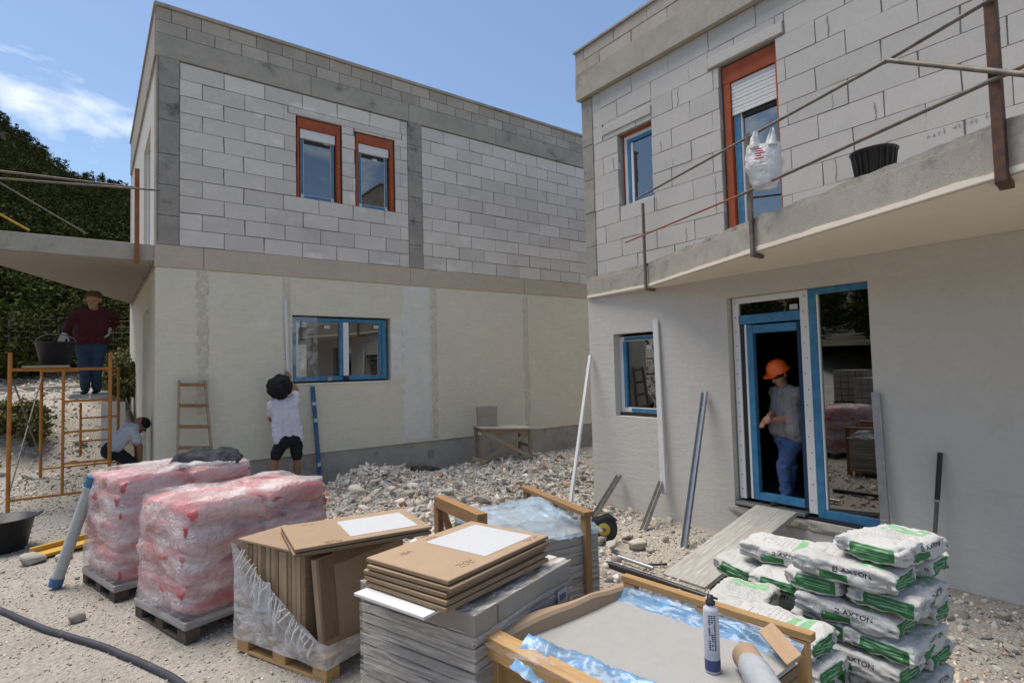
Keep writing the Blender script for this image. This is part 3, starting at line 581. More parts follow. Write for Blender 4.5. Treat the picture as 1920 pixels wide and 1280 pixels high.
# door assembly
u0, u1, z0, z1 = q4
dr = RF.box('door_frame', u1-.10, u1-.02, .085, .16, z0+.09, z1-.005, m_white, rh)
RF.box('head', 3.04, u1-.10, .085, .16, z1-.075, z1-.005, m_white, dr); RF.box('mullion', 2.955, 3.045, .075, .17, z0+.06, z1-.004, m_white, dr)
for k in range(14):
    z = z0+.2+k*.17
    for uu, dd in ((3.0+.012*(-1)**k, .074), (u1-.06, .084)):
        a = RF.w(uu, dd, z); rod('screw', a, a+Vector((-.004, 0, 0)), .007, m_greybar, dr, 8)
RF.box('transom', 3.046, u1-.10, .075, .15, 2.255, 2.36, m_blue, dr); RF.box('transom_pane', 3.046, u1-.10, .11, .12, 2.361, z1-.076, m_glass, dr, 0)
RF.box('inner_jamb', u1-.155, u1-.102, .10, .17, .2, 2.25, m_blackp, dr); RF.box('inner_jamb', u1-.185, u1-.157, .095, .17, .2, 2.25, m_white, dr)
RF.box('film_jamb', u1-.262, u1-.187, .09, .16, .2, 2.24, m_blue, dr); RF.box('film_head', 3.1, u1-.264, .092, .16, 2.14, 2.235, m_blue, dr); RF.box('film_sill', 3.1, u1-.264, .092, .16, .2, .285, m_blue, dr)
RF.box('film_jamb', 3.046, 3.098, .094, .16, .2, 2.24, mat('dark_blue_film', (.02, .05, .09), bump=.1), dr)
RF.box('side_film', 2.875, 2.953, .078, .16, .22, z1-.07, m_blue, dr); RF.box('side_film', u0+.02, 2.953, .076, .16, z1-.068, z1-.004, m_blue, dr); RF.box('side_film', u0+.02, 2.953, .074, .16, .13, .218, m_blue, dr)
RF.box('bead', 2.855, 2.873, .085, .15, .22, z1-.07, m_white, dr); RF.box('side_pane', u0+.0, 2.855, .11, .12, .22, z1-.07, m_glass, dr, 0)
RF.box('threshold', u0, u1-.0, .03, .25, .101, .128, m_blackp, dr); RF.box('threshold_plate', 3.05, u1-.02, -.02, .1, .13, .165, m_steel, dr)
strip(u0+.05, u1+.0, -.02, .095, m_concl, 'broken_sill_edge', .03, .012, RF, rh, (40, 6))
# balcony slab of the right house
Bp = [(6.155, 5.62), (6.155, Y0), (3.72, Y0), (6.09, 5.5)]
EP = [(6.15, 6.23), (6.02, 4.95), (5.0, 2.72), (4.30, .95), (3.70, Y0-.2)]
wedge('balcony_slab', [(6.155, Y0-.2), (6.155, 6.235)] + EP, 2.875, 3.12, m_concl, rh)
wedge('balcony_soffit', [(6.163, Y0-.2), (6.163, 6.238)] + [(x+.012, y) for x, y in EP], 2.838, 2.873, m_soff, rh, .004)
def ep(t):
    L_ = [math.dist(a, b) for a, b in zip(EP, EP[1:])]; q = t*sum(L_)
    for (a, b), l in zip(zip(EP, EP[1:]), L_):
        if q <= l+1e-9: return a[0]+(b[0]-a[0])*q/l, a[1]+(b[1]-a[1])*q/l
        q -= l
    return EP[-1]
mb = MB(); n = 110; v = []
for i in range(n+1):
    t = i/n; x, y = ep(t); h = .05+.03*fbm(x, y, 4)+.02*fbm(x, y, 12); wv = min(.16+.06*fbm(x, y, 3), max(.02, 6.05-x))
    v += [(x+.004, y, 3.119), (x+.012+.012*fbm(x, y, 9), y, 3.12+h), (x+wv, y, 3.12+h*.8), (x+wv+.08, y, 3.119)]
mb.add(v, [(4*i+k, 4*i+k+1, 4*i+5+k, 4*i+4+k) for i in range(n) for k in range(3)], 0, False); mb.build('mortar_kerb', m_column, rh)
mb = MB(); v = []
for i in range(n+1):
    t = i/n; x, y = ep(t); x -= .006; h = .022+.03*abs(fbm(x, y, 2.5))
    v += [(x, y, 2.842), (x-.006, y, 2.85), (x-.005, y, 2.86+h), (x+.01, y, 2.862+h)]
mb.add(v, [(4*i+k, 4*i+k+1, 4*i+5+k, 4*i+4+k) for i in range(n) for k in range(3)]); mb.build('render_lip', m_soff, rh)
# railing
def edge(t): return Vector((*ep(t), 0))
rail = thing('balcony_railing', 'steel post and bar railing along the right house balcony edge', 'railing', (5.2, 3, 2.8))
def epost(px_, y): 
    best = min((abs(P2(edge(t/400)+Vector((0, 0, 2.85)))[0]-px_), t/400) for t in range(401)); return edge(best[1])
def P2(w):
    w = np.array(w)-CP; q = w@FW; return 960+FPX*(w@RT)/q, 640-FPX*(w@UP)/q
posts = []
for px_, m, sz, top in ((1213, m_greybar, .035, 3.98), (1412, m_greybar, .042, 3.98), (1876, m_rust, .07, 4.6)):
    e = epost(px_, 0); e += Vector((-.05, -.02, 0)); posts.append(e)
    beam('post', (e.x, e.y, 2.80), (e.x, e.y, top), sz, sz*.8, m, rail); beam('bracket', (e.x, e.y, 2.80+sz*.4), (e.x+.2, e.y+.02, 2.80+sz*.4), sz, sz*.8, m, rail)
    beam('clamp', (e.x, e.y, 3.15), (e.x+.16, e.y, 3.15), sz*.6, .03, m, rail)
def railat(px_, py, t_off=-.09):
    # point above the slab edge seen at this pixel column and height
    e = min((abs(P2(edge(t/800)+Vector((t_off, -.02, 3.6)))[0]-px_), t/800) for t in range(801)); b = edge(e[1])+Vector((t_off, -.02, 0))
    z = min((abs(P2(b+Vector((0, 0, zz/200)))[1]-py), zz/200) for zz in range(560, 960))[1]; return Vector((b.x, b.y, z))
A = railat(1196, 373); B = railat(1660, 118); C_ = railat(1868, -4)
rod('rail', A, B+(B-A)*.02, .013, m_greybar, rail); rod('rail', B, C_+(C_-B)*.8, .014, m_greybar, rail)
A = railat(1172, 455); B = railat(1395, 362); C_ = railat(1866, 146)
rod('rail', A, B, .010, m_orust, rail); rod('rail', B-(C_-B)*.03, C_+(C_-B)*.3, .014, m_greybar, rail)
a = railat(1665, 113, -.1); b = at_x(1935, 141, 4.1); rod('cross_bar', a, b, .017, m_greybar, rail)
beam('hook', posts[2]+Vector((.12, 0, 3.75)), posts[2]+Vector((.12, 0, 3.9)), .02, .02, m_greybar, rail); beam('hook', posts[2]+Vector((0, 0, 3.76)), posts[2]+Vector((.14, 0, 3.76)), .02, .02, m_greybar, rail)
beam('wedge_clip', posts[2]+Vector((.07, 0, 3.2)), posts[2]+Vector((.05, .02, 3.33)), .04, .03, m_rust, rail)
# ------------------------------------------------------------------ LOOSE OBJECTS
def rotz(c, a): return Matrix.Translation(Vector(c)) @ Matrix.Rotation(a, 4, 'Z')
def boxm(name, M, x0, x1, y0, y1, z0, z1, m, parent, bevel=.003):
    c = Vector(((x0+x1)/2, (y0+y1)/2, (z0+z1)/2)); a, b, d = (x1-x0)/2, (y1-y0)/2, (z1-z0)/2
    # keep local X along the longest side so that the grain runs lengthwise
    Q = M @ Matrix.Translation(c)
    if b > a and b >= d: Q = Q @ Matrix.Rotation(math.pi/2, 4, 'Z'); a, b = b, a
    elif d > a and d > b: Q = Q @ Matrix.Rotation(math.pi/2, 4, 'Y'); a, d = d, a
    return MB().box(-a, a, -b, b, -d, d).build(name, m, parent, Q, bevel)
def pallet_parts(root, M, lx, ly, m, z0=0., m2=None, along='x'):
    # deck boards run along local x, stringers/blocks beneath
    m2 = m2 or m; n = 6
    for k in range(n):
        y = -ly/2+.05+k*(ly-.1)/(n-1); boxm('deck_board', M, -lx/2, lx/2, y-.048, y+.048, z0+.122, z0+.144, m, root)
    for x in (-lx/2+.05, 0, lx/2-.05):
        boxm('cross_board', M, x-.05, x+.05, -ly/2, ly/2, z0+.100, z0+.121, m, root); boxm('bottom_board', M, x-.05, x+.05, -ly/2, ly/2, z0, z0+.02, m2, root)
        for y in (-ly/2+.06, 0, ly/2-.06): boxm('pallet_block', M, x-.05, x+.05, y-.06, y+.06, z0+.021, z0+.099, m2, root)
def shell(lx, ly, z0, z1, bulge, amp, seed, nu=72, nz_=36, r=.10, top=True, taper=0., skew=0.):
    # wrinkled wrap: rounded rectangle perimeter x height, with a domed cap
    per = []
    def corner(cx, cy, a0):
        for k in range(5): a = a0+k*math.pi/8; per.append((cx+r*math.cos(a), cy+r*math.sin(a)))
    hx, hy = lx/2-r, ly/2-r
    seg = 12
    crn = [(hx, hy, 0), (-hx, hy, math.pi/2), (-hx, -hy, math.pi), (hx, -hy, 3*math.pi/2)]
    for i, (cx, cy, a0) in enumerate(crn):
        corner(cx, cy, a0); nx_, ny_, na = crn[(i+1) % 4]; p = per[-1]; q = (nx_+r*math.cos(na), ny_+r*math.sin(na))
        for k in range(1, seg): t = k/seg; per.append((p[0]+(q[0]-p[0])*t, p[1]+(q[1]-p[1])*t))
    n = len(per); mb = MB(); v = []; rows = nz_+1
    for j in range(rows):
        t = j/nz_; z = z0+(z1-z0)*t; b = bulge*math.sin(t*math.pi)**.7 - taper*t
        for (x, y) in per:
            l = math.hypot(x, y); nz0 = mnoise.noise((x*5+seed, y*5, z*9))*amp + mnoise.noise((x*14+seed, y*14, z*22))*amp*.5
            k = 1+(b+nz0)/l; zz = z + (mnoise.noise((x*4+seed, y*4, 9.))*.03*t)
            v.append((x*k+skew*t, y*k, zz))
    f = [(j*n+i, j*n+(i+1) % n, (j+1)*n+(i+1) % n, (j+1)*n+i) for j in range(nz_) for i in range(n)]
    if top:
        base = len(v)-n; rings = 8; prev = base
        for q in range(1, rings+1):
            s_ = 1-q/rings; st = len(v)
            for i in range(n):
                x, y, z = v[base+i]; xx, yy = (x-skew)*s_, y*s_
                v.append((xx+skew, yy, z+.03*math.sin((1-s_)*math.pi/2)+.028*mnoise.noise((xx*5+seed, yy*5, 3.))+.014*mnoise.noise((xx*16+seed, yy*9, 3.))))
            f += [(prev+i, prev+(i+1) % n, st+(i+1) % n, st+i) for i in range(n)]; prev = st
    mb.add(v, f, 0, True); return mb
def pillow(L, W_, H, seed, n=(26, 18, 7), amp=.008, paint=None, sag=0.):
    # stuffed sack; returns MB and the deform function
    def deform(a, b, c):
        ea, eb = abs(a), abs(b)
        z = H/2*c*(1-.30*ea**7)*(1-.16*eb**7)
        x = L/2*a*(1-.030*abs(c)**3 - .02*eb**4); y = W_/2*b*(1-.05*abs(c)**3-.02*ea**4)
        q = mnoise.noise((a*2.3+seed, b*2.1, c*1.7)); q2 = mnoise.noise((a*6+seed, b*6, c*3.))
        nrm = Vector((a**5, b**5, c**3))
        return Vector((x, y, z)) + nrm*(q*amp+q2*amp*.45) - Vector((0, 0, sag*(a*a)))
    nx_, ny_, nz_ = n; mb = MB(); faces = (('x', 1), ('x', -1), ('y', 1), ('y', -1), ('z', 1), ('z', -1)); vid = {}
    V = []
    def vert(a, b, c):
        k = (round(a, 5), round(b, 5), round(c, 5))
        if k not in vid: vid[k] = len(V); V.append(deform(a, b, c))
        return vid[k]
    F = []; MI = []
    for ax, s_ in faces:
        if ax == 'x': A, B = ny_, nz_
        elif ax == 'y': A, B = nx_, nz_
        else: A, B = nx_, ny_
        for i in range(A):
            for j in range(B):
                q = []
                for di, dj in ((0, 0), (1, 0), (1, 1), (0, 1)):
                    p, r_ = -1+2*(i+di)/A, -1+2*(j+dj)/B
                    q.append(vert(*((s_, p, r_) if ax == 'x' else (p, s_, r_) if ax == 'y' else (p, r_, s_))))
                flip = (ax == 'x' and s_ < 0) or (ax == 'y' and s_ > 0) or (ax == 'z' and s_ < 0)
                F.append(tuple(q[::-1] if flip else q)); pc, rc = -1+2*(i+.5)/A, -1+2*(j+.5)/B
                MI.append(paint(ax, s_, pc, rc) if paint else 0)
    mb.v = [tuple(p) for p in V]; mb.f = F; mb.mi = MI; mb.sm = [True]*len(F); return mb, deform
# ---- pallets of red sacks
def red_pallet(c, ang, lab, seed, rows=8, lx=1.22, ly=.80, ztop=1.02, folds=True):
    t = thing('sack_pallet', lab, 'pallet', c, 0, 'shrink wrapped pallets of red sacks'); M = rotz(c, ang)
    pallet_parts(t, M, lx, ly, m_wooddk, 0, m_wooddk)
    def paint(ax, s_, p, r): return 1 if (ax == 'x' and (abs(p) < .35 and abs(r) < .5)) or (ax == 'y' and .1 < p < .55 and abs(r) < .4) else 0
    protos = [pillow(.53, .36, .135, seed+k, (12, 9, 5), .014)[0].mesh('sack', m_red) for k in range(3)]
    h = (ztop-.15)/rows
    for r in range(rows):
        z = .15+h*(r+.5)
        if r % 2 == 0: spots = [(-lx/2+.20, -ly/4+.0, 1), (-lx/2+.20, ly/4-.0, 1)] if False else [(x, y, 0) for x in (-.29, .29) for y in (-.2, .2)]
        else: spots = [(x, y, 1) for x in (-.40, 0, .40) for y in (0,)] + []
        for x, y, q in spots:
            Q = M @ Matrix.Translation((x+random.uniform(-.012, .012), y+random.uniform(-.01, .01), z)) @ Matrix.Rotation(q*math.pi/2+random.uniform(-.03, .03), 4, 'Z')
            o = link('sack', random.choice(protos), t, Q); 
            if q: o.scale = (1.34, 1.0, 1)
    sh = shell(lx+.045, ly+.045, .12, ztop+.035, .012, .022, seed*3.1, r=.15, taper=.035).build('film_wrap', m_milky, t, M)
    boxm('film_skirt', M, -lx/2-.008, lx/2+.008, -ly/2-.008, ly/2+.008, .085, .142, m_skirt, t, .01)
    # white print on the sacks seen through the film
    for k in range(6):
        z = .22+k*.135; tm = text_mesh('R2' if k % 2 else 'K', .05); tm.materials.append(m_inkp)
    return t, M
m_skirt = mat('dirty_film_skirt', (.30, .29, .285), (.24, .232, .23), rough=.3, spec=.5, var=.15, vs=8, bump=.4, bs=20)
angp = R(17.5)
# front pallet: corner nearest the camera and the one to its left fix it
fA = at_z(340, 1212, 0); dA = Vector((math.cos(angp), math.sin(angp), 0)); nA = Vector((-dA.y, dA.x, 0))
pA, MA = red_pallet(fA + dA*.61 + nA*.41 + Vector((0, 0, .0)), angp, 'larger front pallet of red sacks in milky film, nearest the cardboard boxes', 11, 7, 1.16, .80, .875)
fB = at_z(207, 1135, 0); angb = R(15); dB = Vector((math.cos(angb), math.sin(angb), 0)); nB = Vector((-dB.y, dB.x, 0))
pB, MBm = red_pallet(fB + dB*.61 + nB*.41, angb, 'rear pallet of red sacks in milky film, beside the leaning grey pipe', 23, 7, 1.16, .80, .955)
# jacket lying on the rear pallet
t = at_z(388, 864, .985); mb = MB(); n = 26; v = []
for j in range(n+1):
    for i in range(n+1):
        a, b = -1+2*i/n, -1+2*j/n; rr = max(abs(a), abs(b)); h = .11*(1-rr**3)*(1+.6*mnoise.noise((a*2.5, b*2.5, 1)))+.03*mnoise.noise((a*7, b*6, 4)); w_ = 1+.22*mnoise.noise((a*2, b*2, 7))
        v.append((a*.30*w_, b*.20*w_, max(0, h)))
mb.add(v, [(j*(n+1)+i, j*(n+1)+i+1, (j+1)*(n+1)+i+1, (j+1)*(n+1)+i) for j in range(n) for i in range(n)], 0, True)
jk = mb.build('jacket', m_jacket, None, rotz(t, -.3)); jk.modifiers.new('thick', 'SOLIDIFY').thickness = .012; tag(jk, 'crumpled dark jacket thrown on top of the red sack pallet', 'jacket')
# ---- pipe, bucket, board, hose
a = at_z(103, 1098, .03); b = at_z(175, 890, 1.03)
b = Vector((a.x+.36*.4, a.y+.36, 0)) if False else at_y(176, 893, a.y-.10)
pp = thing('plastic_pipe', 'dusty grey plastic pipe with blue end caps leaning against red pallet', 'pipe', a)
d = (b-a); rod('tube', a+d*.05, a+d*.95, .046, m_pipe, pp, 20); rod('cap', a, a+d*.075, .052, m_pipeb, pp, 20); rod('cap', a+d*.905, a+d, .053, m_pipeb, pp, 20); rod('collar', a+d*.885, a+d*.905, .056, m_pipe, pp, 20)
def tub(name, lab, c, r0, r1, h, handles=True, m=m_blackp, rim=.012, group=None):
    t = thing(name, lab, 'bucket', c, 0, group); M = Matrix.Translation(Vector(c))
    MB().lathe([(0, .006), (r0*.9, .004), (r0, .02), (r1-.006, h-.015), (r1+rim, h-.012), (r1+rim, h), (r1-.008, h), (r0-.008, .03), (0, .03)], n=32).build('body', m, t, M)
    MB().tube([((r1+rim)*math.cos(k*math.pi/16), (r1+rim)*math.sin(k*math.pi/16), h-.004) for k in range(33)], .008, 6, cap=False).build('rim', m, t, M)
    if handles:
        for s_ in (-1, 1): MB().tube([(s_*(r1+.005), -.06, h-.01), (s_*(r1+.045), -.05, h+.015), (s_*(r1+.055), 0, h+.02), (s_*(r1+.045), .05, h+.015), (s_*(r1+.005), .06, h-.01)], .009, 8).build('handle', m, t, M)
    return t
c = at_z(12, 1030, 0); tub('mixing_bucket', 'large black rubber bucket on the ground at lower left', (c.x-.03, c.y+.0, gz(c.x, c.y)), .20, .27, .34)
bt = thing('formwork_board', 'dirty yellow formwork board lying on the ground by the black bucket', 'board', at_z(110, 1030, .02))
a = at_z(55, 1046, .02); b = at_z(215, 1005, .02); beam('board', (a.x, a.y, gz(a.x, a.y)+.035), (b.x, b.y, gz(b.x, b.y)+.05), .22, .03, m_yellow, bt); beam('batten', (a.x+.0, a.y+.09, gz(a.x, a.y)+.075), (b.x, b.y+.09, gz(b.x, b.y)+.09), .05, .05, m_yellow, bt)
hp = [(-60, 1112), (0, 1143), (60, 1170), (130, 1193), (200, 1212), (262, 1236), (315, 1262), (352, 1292), (372, 1330), (380, 1400)]
pts = [at_z(x, y, .02) for x, y in hp]; fine = []
for i in range(len(pts)-1):
    for k in range(6):
        t = k/6; p0, p1, p2, p3 = pts[max(i-1, 0)], pts[i], pts[i+1], pts[min(i+2, len(pts)-1)]
        q = .5*((2*p1)+(p2-p0)*t+(2*p0-5*p1+4*p2-p3)*t*t+(-p0+3*p1-3*p2+p3)*t**3); q.z = gz(q.x, q.y)+.021; fine.append(q)
tag(MB().tube(fine, .021, 12).build('hose', m_hose), 'black corrugated hose curving across the gravel in the foreground', 'hose')
# ---- cardboard pallet: boxes stood on edge, two laid flat on top
cF = at_z(612, 1283, 0); angc = R(22); dC = Vector((math.cos(angc), math.sin(angc), 0)); nC = Vector((-dC.y, dC.x, 0))
LX, LY = 1.0, .86
cc = cF + dC*LX/2 + nC*LY/2; MC = rotz(cc, angc)
cb = thing('carton_pallet', 'pallet of brown cartons stood on edge with torn film pulled down', 'pallet', cc, 0)
pallet_parts(cb, MC, LX, LY, m_wood, 0, m_wood)
ZC = .72; nb_ = 15
for k in range(nb_):
    y0 = -LY/2+.20+k*(LY-.22)/nb_; w_ = (LY-.22)/nb_
    boxm('carton', MC, -LX/2+.02+random.uniform(-.008, .008), .25-.030*k, y0+.002, y0+w_-.002, .15, ZC-.02+random.uniform(-.008, .006), m_card if k % 3 else m_cardd, cb, .004)
Q = MC @ Matrix.Translation((-LX/2+.035, -LY/2+.095, .15)) @ Matrix.Rotation(R(-7), 4, 'X')
boxm('carton', Q, .0, LX-.24, -.030, .012, 0, ZC-.19, m_card, cb, .004); boxm('carton_flap', Q, .02, .13, -.036, -.031, .05, ZC-.2, m_cardd, cb, .002); boxm('carton_flap', Q, .13, LX-.3, -.036, -.031, ZC-.26, ZC-.18, m_cardd, cb, .002)
boxm('cap_board', MC, -LX/2-.005, -LX/2+.36, -LY/2+.19, LY/2-.02, ZC-.012, ZC+.004, m_card, cb, .003)
# torn film: stays high at the far corner and falls to the near one
mb = MB(); n = 40; v = []; off = .012
path = [(-LX/2-off, LY/2+off), (-LX/2-off, -LY/2-off), (-LX/2+.42, -LY/2-off-.01)]
for i in range(n+1):
    s_ = i/n
    if s_ < .7: t = s_/.7; x, y = path[0][0], path[0][1]+(path[1][1]-path[0][1])*t; top = ZC-.02-(ZC-.25)*max(0, (t-.06)/.94)**.85
    else: t = (s_-.7)/.3; x, y = path[1][0]+(path[2][0]-path[1][0])*t, path[1][1]-.01*t; top = .23-.03*t
    for j in range(13):
        q = j/12; z = .085+(top-.085)*q; bul = .012*mnoise.noise((s_*9, q*5, 3))+(.02*q**6)
        v.append((x-(bul if s_ < .7 else 0), y-(bul if s_ >= .7 else 0), z))
mb.add(v, [(i*13+j, (i+1)*13+j, (i+1)*13+j+1, i*13+j+1) for i in range(n) for j in range(12)], 0, True); mb.build('film_wrap', m_torn, cb, MC)
mb = MB()
for k in range(26):
    t = k/25; y = LY/2-.06-(LY-.1)*(.05+.9*t); zt = ZC-.05-(ZC-.27)*max(0, (.02+.93*t-.06)/.94)**.85; zb = zt-random.uniform(.08, .28)*(1-.3*t)
    p = [(-LX/2-.022-.012*random.random(), y+random.uniform(-.015, .015), zt), (-LX/2-.035-.02*random.random(), y+.03+random.uniform(-.02, .03), (zt+zb)/2), (-LX/2-.022, y+.05+random.uniform(-.02, .04), max(.12, zb))]
    mb.tube(p, [.004, .0075, .003], 5)
mb.build('bunched_film', m_fold, cb, MC)
boxm('delivery_note', MC @ Matrix.Translation((-LX/2-.016, .14, .39)) @ Matrix.Rotation(R(-8), 4, 'X'), -.002, .0, -.10, .10, -.08, .10, m_paper, cb, 0)
def slabs(root, M, lx, ly, z, n, h, m, name='carton', jit=.012, gap=.006, edge=None):
    for k in range(n):
        Q = M @ Matrix.Translation((random.uniform(-jit, jit), random.uniform(-jit, jit), z+k*h+h/2)) @ Matrix.Rotation(random.uniform(-.01, .01), 4, 'Z')
        o = MB().box(-lx/2, lx/2, -ly/2, ly/2, -h/2+gap/2, h/2-gap/2).build(name, m, root, Q, .004)
    return z+n*h
def print_text(txt, size, M, m, parent, name='lettering'):
    me = text_mesh(txt, size); me.materials.append(m); return link(name, me, parent, M)
# flat cartons lying on the upright ones
def flat_stack(name, lab, corners, z0, n, h, jit, lab_box, labels=True, group=None):
    # corners: near, left, right (world xy at the top)
    f, l, r = corners; ex = (r-f); ey = (l-f); lx, ly = ex.length, ey.length; an = math.atan2(ex.y, ex.x); c = (l+r)/2
    t = thing(name, lab, 'cartons', (c.x, c.y, z0), 0, group); M = rotz((c.x, c.y, 0), an)
    for k in range(n):
        Q = M @ Matrix.Translation((random.uniform(-jit, jit)*(k < n-1), random.uniform(-jit, jit)*(k < n-1), z0+k*h+h/2)) @ Matrix.Rotation(random.uniform(-.025, .025)*(k < n-1), 4, 'Z')
        MB().box(-lx/2, lx/2, -ly/2, ly/2, -h/2+.005, h/2-.003).build('carton', m_card, t, Q, .004)
        for s_ in (-1, 1): MB().box(-lx/2+.002, lx/2-.002, s_*(ly/2-.004), s_*(ly/2+.0015), -h/2+.007, h/2-.007).build('carton_edge', m_cardd, t, Q, 0)
        for s_ in (-1, 1): MB().box(s_*(lx/2-.004), s_*(lx/2+.0015), -ly/2+.002, ly/2-.002, -h/2+.007, h/2-.007).build('carton_edge', m_cardd, t, Q, 0)
    zt = z0+n*h-.003
    x0, x1, y0, y1 = lab_box
    MB().box(x0*lx-lx/2, x1*lx-lx/2, y0*ly-ly/2, y1*ly-ly/2, 0, .0022).build('label_sheet', m_paper, t, M @ Matrix.Translation((0, 0, zt)))
    return t, M, lx, ly, zt
zt = .785
t1, M1, lx, ly, ztt = flat_stack('carton_stack', 'two flat brown cartons with white sheet lying on the upright cartons', (at_z(583, 1022, zt), at_z(500, 990, zt), at_z(832, 980, zt)), ZC+.006  , 2, (zt-ZC-.006)/2, .006, (.40, .92, .12, .80))
# ---- grey wrapped pallet with loose cartons on top
zg = .72; f, l, r = at_z(893, 1152, zg), at_z(672, 1090, zg), at_z(1072, 1048, zg)
ex, ey = r-f, l-f; lx, ly = ex.length, ey.length; ang = math.atan2(ex.y, ex.x); c = (l+r)/2; MG = rotz((c.x, c.y, 0), ang)
gp = thing('wrapped_tile_pallet', 'pallet of grey brown tile cartons tightly wrapped in streaky stretch film', 'pallet', (c.x, c.y, 0))
pallet_parts(gp, MG, lx, ly, m_wood, 0)
nl = 9; hh = (zg-.10-.15)/nl
for k in range(nl):
    for s_ in (-1, 1):
        Q = MG @ Matrix.Translation((s_*lx/4+random.uniform(-.003, .003), random.uniform(-.004, .004), .15+k*hh+hh/2)); MB().box(-lx/4+.004, lx/4-.004, -ly/2+.008, ly/2-.008, -hh/2+.003, hh/2-.003).build('carton', m_cardg, gp, Q, .004)
boxm('top_carton', MG, -lx/2, lx/2, -ly/2, ly/2, zg-.097, zg, m_cardg, gp, .006)
boxm('corner_tape', MG, -lx/2+.16, -lx/2+.175, -ly/2-.002, -ly/2, zg-.094, zg-.01, m_cardd, gp, 0)
shl = shell(lx+.012, ly+.012, .08, zg-.085, 0, .0025, 4.4, r=.012, nz_=30, top=False).build('film_wrap', m_clear2, gp, MG)
MB().box(-lx/2-.002, lx/2+.002, -ly/2-.002, ly/2+.002, 0, .002).build('film_top', m_topfilm, gp, MG @ Matrix.Translation((0, 0, zg+.001)))
MB().box(0, .002, -.05, .05, -.10, .10).build('shipping_label', m_paper2, gp, MG @ Matrix.Translation((lx/2-.12, -ly/2-.012, zg-.22)) @ Matrix.Rotation(R(-90), 4, 'Z'))
for k in range(3): MB().box(-.03, .03, -.0015, 0, 0, .006 if k else .03).build('label_print', m_inkg, gp, MG @ Matrix.Translation((lx/2-.12, -ly/2-.0145, zg-.17-.05*k)))
# white tile under the loose cartons
zb = .885
f, l, r = at_z(838, 1088, zb), at_z(690, 1042, zb), at_z(1026, 1003, zb); e_ = (l-f).normalized(); g_ = (r-f).normalized()
tl = thing('white_tile', 'thin white tile sticking out under the loose carton stack', 'tile', (f.x, f.y, zg)); ct = (l+r)/2; Mt = rotz((ct.x, ct.y, 0), math.atan2(g_.y, g_.x))
fl, rl = (l-f).length, (r-f).length
MB().box(-rl/2-.085, rl/2-.3, -fl/2+.07, fl/2-.01, zg+.006, zg+.02).build('tile', m_whitem, tl, Mt, .002)
t2, M2, lx2, ly2, zt2 = flat_stack('carton_stack', 'five loose brown cartons with white sheet stacked on the grey wrapped pallet', (f, l, r), zg+.022, 5, (zb-zg-.022)/5, .016, (.42, .93, .12, .86))
for txt, px_, py_, sz in (('FRAGILE', .10, .78, .020), ('60 x 120', .30, .10, .016)):
    print_text(txt, sz, M2 @ Matrix.Translation((px_*lx2-lx2/2+.05, py_*ly2-ly2/2, zt2+.0015)), m_inkb, t2) if False else None
for (t_, M_, lx_, ly_, z_) in ((t1, M1, lx, ly, ztt), (t2, M2, lx2, ly2, zt2)):
    mb = MB()
    for (cx_, cy_, nr, nc_) in ((-.30, -.32, 4, 9), (-.36, .30, 3, 7), (.30, -.42, 2, 10), (-.05, .42, 2, 8)):
        for r_ in range(nr):
            for c_ in range(nc_):
                if random.random() < .3: continue
                w_ = random.uniform(.004, .010); x = cx_*lx_+c_*.012; y = cy_*ly_-r_*.013; mb.box(x, x+w_, y, y+.006, z_+.0004, z_+.0010)
    mb.build('stamp_print', m_inkb, t_, M_)
# ---- rear crate with blue film and pine frame
zr = .74
c2 = thing('timber_crate', 'rear pine crate of tiles under blue film, behind the loose cartons', 'crate', (2.6, 3.6, -.05), 0, 'pine crates of tiles')
Lb, Lf, Rb, Rf = at_z(822, 938, zr), at_z(905, 975, zr), at_z(985, 914, zr), at_z(1102, 962, zr)
g0 = -.08
def crate_end(p, q, ztop, zbot, n, parent, m, w=.09, th=.045, lower=True):
    d_ = (q-p).normalized(); beam('top_rail', Vector((p.x, p.y, ztop))-d_*.02, Vector((q.x, q.y, ztop))+d_*.02, w*.9, th*.7, m, parent)
    for k in range(n):
        t = k/(n-1); a = p+(q-p)*t+d_*(.03 if k == 0 else -.03 if k == n-1 else 0); beam('post', (a.x, a.y, zbot), (a.x, a.y, ztop-th*.36), .045, w*.75, m, parent, up=(d_.x, d_.y, 0))
    if lower: beam('lower_rail', Vector((p.x, p.y, ztop-.34)), Vector((q.x, q.y, ztop-.34)), .02, .09, m, parent)
crate_end(Rb, Rf, zr, g0, 3, c2, m_woodb)
d_ = (Lf-Lb); beam('top_rail', Lb, Lb+d_*1.0, .08, .09, m_woodb, c2); beam('post', (Lb.x, Lb.y, g0), (Lb.x, Lb.y, zr-.03), .05, .07, m_woodb, c2); beam('strut', (Lb.x+.02, Lb.y-.02, zr-.05), (Lb.x+.10, Lb.y-.30, .1), .05, .03, m_woodb, c2); q = Lf+d_*.1; beam('post', (q.x, q.y, g0), (q.x, q.y, zr-.05), .05, .07, m_woodb, c2)
cx, cy = (Lb.x+Rf.x)/2+.12, (Lb.y+Rf.y)/2-.02; Mr = rotz((cx, cy, 0), R(-6)); wx, wy = .74, .92
nl = 11
for k in range(nl): Q = Mr @ Matrix.Translation((0, random.uniform(-.004, .004), .10+k*.046)); MB().box(-wx/2, wx/2, -wy/2, wy/2, 0, .042).build('carton', m_cardg, c2, Q, .003)
for y in (-.35, 0, .35): boxm('runner', Mr, -wx/2, wx/2, y-.05, y+.05, g0, .098, m_woodb, c2)
shell(wx+.012, wy+.012, .06, .60, 0, .004, 8.8, r=.03, nz_=18, top=False).build('film_wrap', m_clear2, c2, Mr)
mb = MB(); n = 34; v = []
